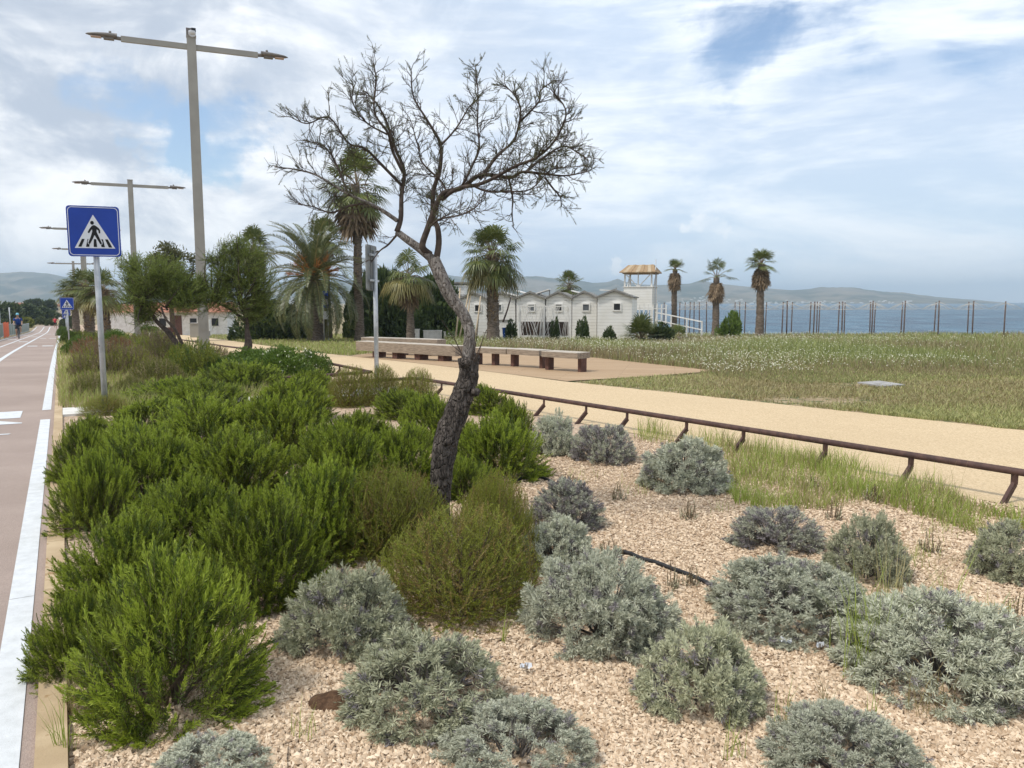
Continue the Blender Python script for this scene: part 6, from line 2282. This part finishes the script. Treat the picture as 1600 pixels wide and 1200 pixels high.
# lawn beyond the path
plaza_px = [(545, 557), (700, 574), (885, 597), (1005, 590), (1122, 581), (1010, 569), (930, 560), (800, 551), (640, 546)]
mb = MB()
poly = [(880, 600), (1005, 590), (1122, 583), (1130, 578), (1640, 560), (2050, 548), (2050, 735), (1640, 682), (1600, 676)]
a, b = px_sample(poly, 270000, rng)
x, y = g_np(a, b)
s_, t_ = st_np(x, y)
bare = nz(x * 0.6, y * 1.0, 1.6, 8)
k = (t_ > far_t(s_) + 0.05 + 0.10 * nz(x, y, 7, 4)) & (bare + rng.normal(0, 0.35, len(x)) > -0.72) & ~in_poly(a, b, plaza_px)
x, y = x[k], y[k]
n = len(x)
typ = nz(x, y, 1.1, 12) + rng.normal(0, 0.7, n)
hh = rng.uniform(0.025, 0.085, n)
for q, m in ((typ > 0.1, 0), (typ <= 0.1, 1)):
    blades(mb, x[q], y[q], hh[q], np.maximum(0.006, 0.00105 * y[q]), 0.9, rng, m)
# grass strip between the left part of the path and the hedge
poly = [(300, 512), (560, 524), (640, 530), (720, 530), (720, 548), (640, 545), (545, 556), (490, 551), (400, 538), (300, 524)]
a, b = px_sample(poly, 40000, rng)
x, y = g_np(a, b)
s_, t_ = st_np(x, y)
k = (t_ > far_t(s_) + 0.05) & ~in_poly(a, b, plaza_px)
x, y = x[k], y[k]
n = len(x)
typ = rng.random(n)
for q, m in ((typ > 0.55, 0), ((typ <= 0.55) & (typ > 0.2), 2), (typ <= 0.2, 1)):
    blades(mb, x[q], y[q], rng.uniform(0.05, 0.2, q.sum()), np.maximum(0.006, 0.0009 * y[q]), 0.7, rng, m)
tag(mb.build('lawn_grass', [l_lawn, l_dry, l_grass]), 'short dry lawn between the sand path and the meadow', 'grass', kind='stuff')

# tall flowering meadow
mb = MB()
fl = MB()
poly = [(690, 524), (1640, 512), (2000, 512), (2000, 575), (1640, 588), (1400, 596), (1250, 602), (1150, 594), (1060, 577), (1000, 570), (930, 560), (800, 551), (700, 547)]
a, b = px_sample(poly, 205000, rng)
x, y = g_np(a, b)
k = ~in_poly(a, b, plaza_px) & (y < 72)
a, b, x, y = a[k], b[k], x[k], y[k]
n = len(x)
typ = nz(x, y, 0.5, 31) + rng.normal(0, 0.6, n)
front = np.clip((598 - b + 6 * nz(x, y, 1.2, 71)) / 46, 0.14, 1)
hh = rng.uniform(0.16, 0.46, n) * front * (1 + 0.25 * nz(x, y, 0.35, 5))
hh = np.clip(hh, 0.06, 0.6)
for q, m in ((typ > -0.25, 0), ((typ <= -0.25) & (typ > -0.9), 1), (typ <= -0.9, 2)):
    blades(mb, x[q], y[q], hh[q], np.maximum(0.006, 0.00075 * y[q]), 0.55, rng, m)
tag(mb.build('meadow_grass', [l_meadow, l_dry, l_heath]), 'tall green meadow grass before the beach', 'meadow', kind='stuff')
den = np.exp(-((a - 1080) / 330) ** 2) * 1.2 + np.exp(-((a - 800) / 120) ** 2) * 0.6 + 0.10
k = (rng.random(n) < 0.17 * den * (0.6 + 0.5 * (nz(x, y, 0.8, 44) > -0.2))) & (hh > 0.12)
fx_, fy_, fh_ = x[k] + rng.normal(0, 0.05, k.sum()), y[k], hh[k] * 1.02
m_ = k.sum()
rad_ = np.maximum(0.014, 0.00048 * fy_) * rng.uniform(0.7, 1.2, m_)
c = np.stack([fx_, fy_, HX(fx_, fy_) + fh_], -1)
nrm = unit(np.stack([rng.normal(0, 0.4, m_), rng.normal(-0.35, 0.4, m_), np.ones(m_)], -1))
e1, e2 = perp(nrm, rng)
ring = [c + rad_[:, None] * (math.cos(q) * e1 + math.sin(q) * e2) for q in np.linspace(0, 2 * math.pi, 6, endpoint=False)]
top = c + nrm * rad_[:, None] * 0.35
for q in range(6):
    fl.tris(np.stack([ring[q], ring[(q + 1) % 6], top], 1))
tag(fl.build('meadow_flowers', [l_flower]), 'countless small white flowers in the tall meadow', 'flowers', kind='stuff')

# ------------------------------------------------------------------ people


def skin_body(name, pts, edges, mat, parent, root=0):
    me = bpy.data.meshes.new(name)
    me.from_pydata([p[0] for p in pts], edges, [])
    o = bpy.data.objects.new(name, me)
    col.objects.link(o)
    o.parent = parent
    me.materials.append(mat)
    o.modifiers.new('skin', 'SKIN')
    for i, p in enumerate(pts):
        r = p[1]
        me.skin_vertices[0].data[i].radius = r if isinstance(r, tuple) else (r, r)
        me.skin_vertices[0].data[i].use_root = (i == root)
    ss = o.modifiers.new('smooth', 'SUBSURF')
    ss.levels = 2
    ss.render_levels = 2
    for p in me.polygons:
        p.use_smooth = True
    return o


def M1(name, c, rough=0.7):
    return MAT(name, c, tuple(min(1, k * 1.25) for k in c), 12, rough=rough)


m_jersey_b = M1('blue_jersey', (0.012, 0.05, 0.22))
m_short_d = M1('dark_shorts', (0.02, 0.022, 0.03))
m_red = M1('red_shirt', (0.50, 0.03, 0.045))
m_whitecloth = M1('white_cloth', (0.68, 0.67, 0.65))
m_hair = M1('dark_hair', (0.03, 0.022, 0.018))
m_helmet = M1('pale_blue_helmet', (0.16, 0.42, 0.52), 0.35)
m_shoe = M1('shoe', (0.06, 0.06, 0.065))
m_tyre = M1('tyre_rubber', (0.018, 0.018, 0.018))


def ring_tube(mb, c, r, tr, ax='x', n=28, mat=0):
    P = []
    for k in range(n + 1):
        a = 2 * math.pi * k / n
        P.append((c[0], c[1] + r * math.cos(a), c[2] + r * math.sin(a)))
    mb.tube(P, tr, 6, mat, False)


# bicycle and rider, coming towards the viewer
q = G(30, 529.5)
face = ANG
bk_ = thing('bicycle', 'dark sports bicycle ridden by the person in blue', 'bicycle', (q.x, q.y, q.z + 0.008), face)
for yw, nm in ((-0.52, 'front'), (0.50, 'rear')):
    wh = MB()
    ring_tube(wh, (0, yw, 0.34), 0.30, 0.012)
    for k in range(12):
        a = math.pi * k / 6
        wh.tube([(0, yw, 0.34), (0, yw + 0.3 * math.cos(a), 0.34 + 0.3 * math.sin(a))], 0.003, 3, 0, False)
    wo_ = wh.build('wheel', [m_galv], bk_)
    ty = MB()
    ring_tube(ty, (0, yw, 0.34), 0.322, 0.02)
    ty.build('tyre', [m_tyre], wo_)
fr = MB()
for a, b, r in (((0, -0.40, 0.92), (0, -0.36, 0.78), 0.02), ((0, -0.37, 0.80), (0, 0.05, 0.30), 0.024), ((0, -0.39, 0.88), (0, 0.19, 0.80), 0.02), ((0, 0.05, 0.30), (0, 0.22, 0.90), 0.02), ((0.045, 0.05, 0.30), (0.045, 0.5, 0.34), 0.012), ((-0.045, 0.05, 0.30), (-0.045, 0.5, 0.34), 0.012), ((0.04, 0.19, 0.8), (0.045, 0.5, 0.34), 0.011), ((-0.04, 0.19, 0.8), (-0.045, 0.5, 0.34), 0.011)):
    fr.tube([a, b], r, 8)
fr.build('frame', [m_short_d], bk_)
fk = MB()
for sx_ in (-1, 1):
    fk.tube([(sx_ * 0.045, -0.37, 0.78), (sx_ * 0.045, -0.52, 0.34)], 0.013, 6)
fk.build('fork', [m_short_d], bk_)
MB().tube([(-0.26, -0.46, 0.99), (-0.1, -0.42, 0.97), (0.1, -0.42, 0.97), (0.26, -0.46, 0.99)], 0.016, 8).build('handlebar', [m_short_d], bk_)
MB().lathe([(0.001, 0.88), (0.06, 0.89), (0.075, 0.92), (0.05, 0.945), (0.001, 0.95)], (0, 0.22, 0), 12, 0, 0.9, 1.7).build('saddle', [m_tyre], bk_)
pd = MB()
pd.tube([(0.09, 0.05, 0.30), (0.09, -0.02, 0.45)], 0.012, 6)
pd.tube([(-0.09, 0.05, 0.30), (-0.09, 0.12, 0.15)], 0.012, 6)
pd.box((0.13, -0.02, 0.45), (0.09, 0.07, 0.02))
pd.box((-0.13, 0.12, 0.15), (0.09, 0.07, 0.02))
pd.build('pedals', [m_galv], bk_)

cy_ = thing('person', 'cyclist in a blue jersey and pale helmet riding towards the viewer', 'person', (q.x, q.y, q.z + 0.008), face)
B = [((0, 0.20, 1.00), (0.15, 0.11)), ((0, 0.06, 1.20), (0.13, 0.10)), ((0, -0.12, 1.40), (0.16, 0.11)), ((0, -0.20, 1.50), (0.06, 0.06)), ((0, -0.25, 1.57), (0.055, 0.06)), ((0, -0.28, 1.66), (0.075, 0.095)), ((0, -0.285, 1.73), (0.07, 0.085)),
     ((0.19, -0.14, 1.43), 0.055), ((0.25, -0.26, 1.20), 0.042), ((0.235, -0.43, 1.03), 0.030), ((0.24, -0.49, 1.00), 0.035), ((-0.19, -0.14, 1.43), 0.055), ((-0.25, -0.26, 1.20), 0.042), ((-0.235, -0.43, 1.03), 0.030), ((-0.24, -0.49, 1.00), 0.035),
     ((0.10, 0.16, 0.95), 0.085), ((0.14, -0.20, 0.84), 0.058), ((0.13, -0.02, 0.52), 0.040), ((0.13, -0.12, 0.46), 0.035), ((-0.10, 0.16, 0.95), 0.085), ((-0.14, -0.12, 0.60), 0.058), ((-0.13, 0.13, 0.24), 0.040), ((-0.13, 0.02, 0.17), 0.035)]
E = [(0, 1), (1, 2), (2, 3), (3, 4), (4, 5), (5, 6), (2, 7), (7, 8), (8, 9), (9, 10), (2, 11), (11, 12), (12, 13), (13, 14), (0, 15), (15, 16), (16, 17), (17, 18), (0, 19), (19, 20), (20, 21), (21, 22)]
skin_body('body', B, E, l_skin, cy_)
je = MB()
je.tube([(0, 0.24, 0.98), (0, 0.06, 1.20), (0, -0.12, 1.41), (0, -0.19, 1.49)], [0.165, 0.155, 0.185, 0.08], 14)
for sx_ in (-1, 1):
    je.tube([(sx_ * 0.12, -0.12, 1.42), (sx_ * 0.19, -0.14, 1.42), (sx_ * 0.235, -0.22, 1.27)], [0.07, 0.072, 0.058], 10)
je.build('jersey', [m_jersey_b], cy_)
sh = MB()
sh.tube([(0.08, 0.19, 0.98), (0.11, 0.06, 0.93), (0.135, -0.12, 0.865)], [0.12, 0.10, 0.08], 10)
sh.tube([(-0.08, 0.19, 0.98), (-0.11, 0.08, 0.85), (-0.135, -0.06, 0.68)], [0.12, 0.10, 0.08], 10)
sh.build('shorts', [m_short_d], cy_)
MB().lathe([(0.115, 1.70), (0.118, 1.74), (0.10, 1.80), (0.055, 1.84), (0.001, 1.85)], (0, -0.275, 0), 14, 0, 0.86, 1.12).build('helmet', [m_helmet], cy_)


def walker(label, px_, Y_, shirt, shorts, rz, run):
    p = PT(px_, 500, Y_)
    t = thing('person', label, 'person', (p.x, Y_, float(H(Y_)) + 0.01), rz)
    k = 1.0 if run else 0.45
    B = [((0, 0, 0.95), (0.14, 0.10)), ((0, 0, 1.15), (0.12, 0.09)), ((0, -0.02, 1.38), (0.16, 0.10)), ((0, -0.02, 1.50), (0.055, 0.055)), ((0, -0.03, 1.57), (0.06, 0.07)), ((0, -0.03, 1.66), (0.075, 0.09)), ((0, -0.03, 1.73), (0.06, 0.07)),
         ((0.20, 0, 1.42), 0.055), ((0.26, 0.12 * k, 1.16), 0.042), ((0.22, -0.14 * k, 1.02 + 0.08 * k), 0.032), ((0.20, -0.22 * k, 0.98 + 0.16 * k), 0.035), ((-0.20, 0, 1.42), 0.055), ((-0.26, 0.04, 1.16), 0.042), ((-0.22, -0.2 * k, 1.05), 0.032), ((-0.2, -0.28 * k, 1.08), 0.035),
         ((0.10, 0, 0.88), 0.085), ((0.11, -0.24 * k, 0.55), 0.058), ((0.11, -0.12 * k, 0.10), 0.042), ((0.11, -0.26 * k, 0.05), 0.038), ((-0.10, 0, 0.88), 0.085), ((-0.11, 0.05 * k, 0.50), 0.058), ((-0.11, 0.36 * k, 0.10 + 0.2 * k), 0.042), ((-0.11, 0.36 * k - 0.1, 0.05 + 0.14 * k), 0.038)]
    skin_body('body', B, E, l_skin, t)
    je = MB()
    je.tube([(0, 0, 0.92), (0, 0, 1.15), (0, -0.02, 1.38), (0, -0.02, 1.49)], [0.155, 0.145, 0.18, 0.07], 14)
    for sx_ in (-1, 1):
        je.tube([(sx_ * 0.12, 0, 1.42), (sx_ * 0.20, 0, 1.41), (sx_ * 0.235, 0.06 * k, 1.26)], [0.065, 0.07, 0.058], 10)
    je.build('shirt', [shirt], t)
    sh = MB()
    sh.tube([(0.08, 0, 0.97), (0.105, -0.04, 0.86), (0.112, -0.16 * k, 0.64)], [0.11, 0.10, 0.085], 10)
    sh.tube([(-0.08, 0, 0.97), (-0.105, 0, 0.86), (-0.112, 0.04 * k, 0.64)], [0.11, 0.10, 0.085], 10)
    sh.build('shorts', [shorts], t)
    MB().lathe([(0.09, 1.66), (0.10, 1.72), (0.085, 1.79), (0.04, 1.82), (0.001, 1.825)], (0, -0.015, 0), 12, 0, 0.85, 1.05).build('hair', [m_hair], t)


walker('runner in a red shirt on the right edge of the cycle road', 86, 112, m_red, m_short_d, ANG, True)
walker('far walker in a white shirt beside the bed, right of the red runner', 94.5, 122, m_whitecloth, m_short_d, ANG, False)
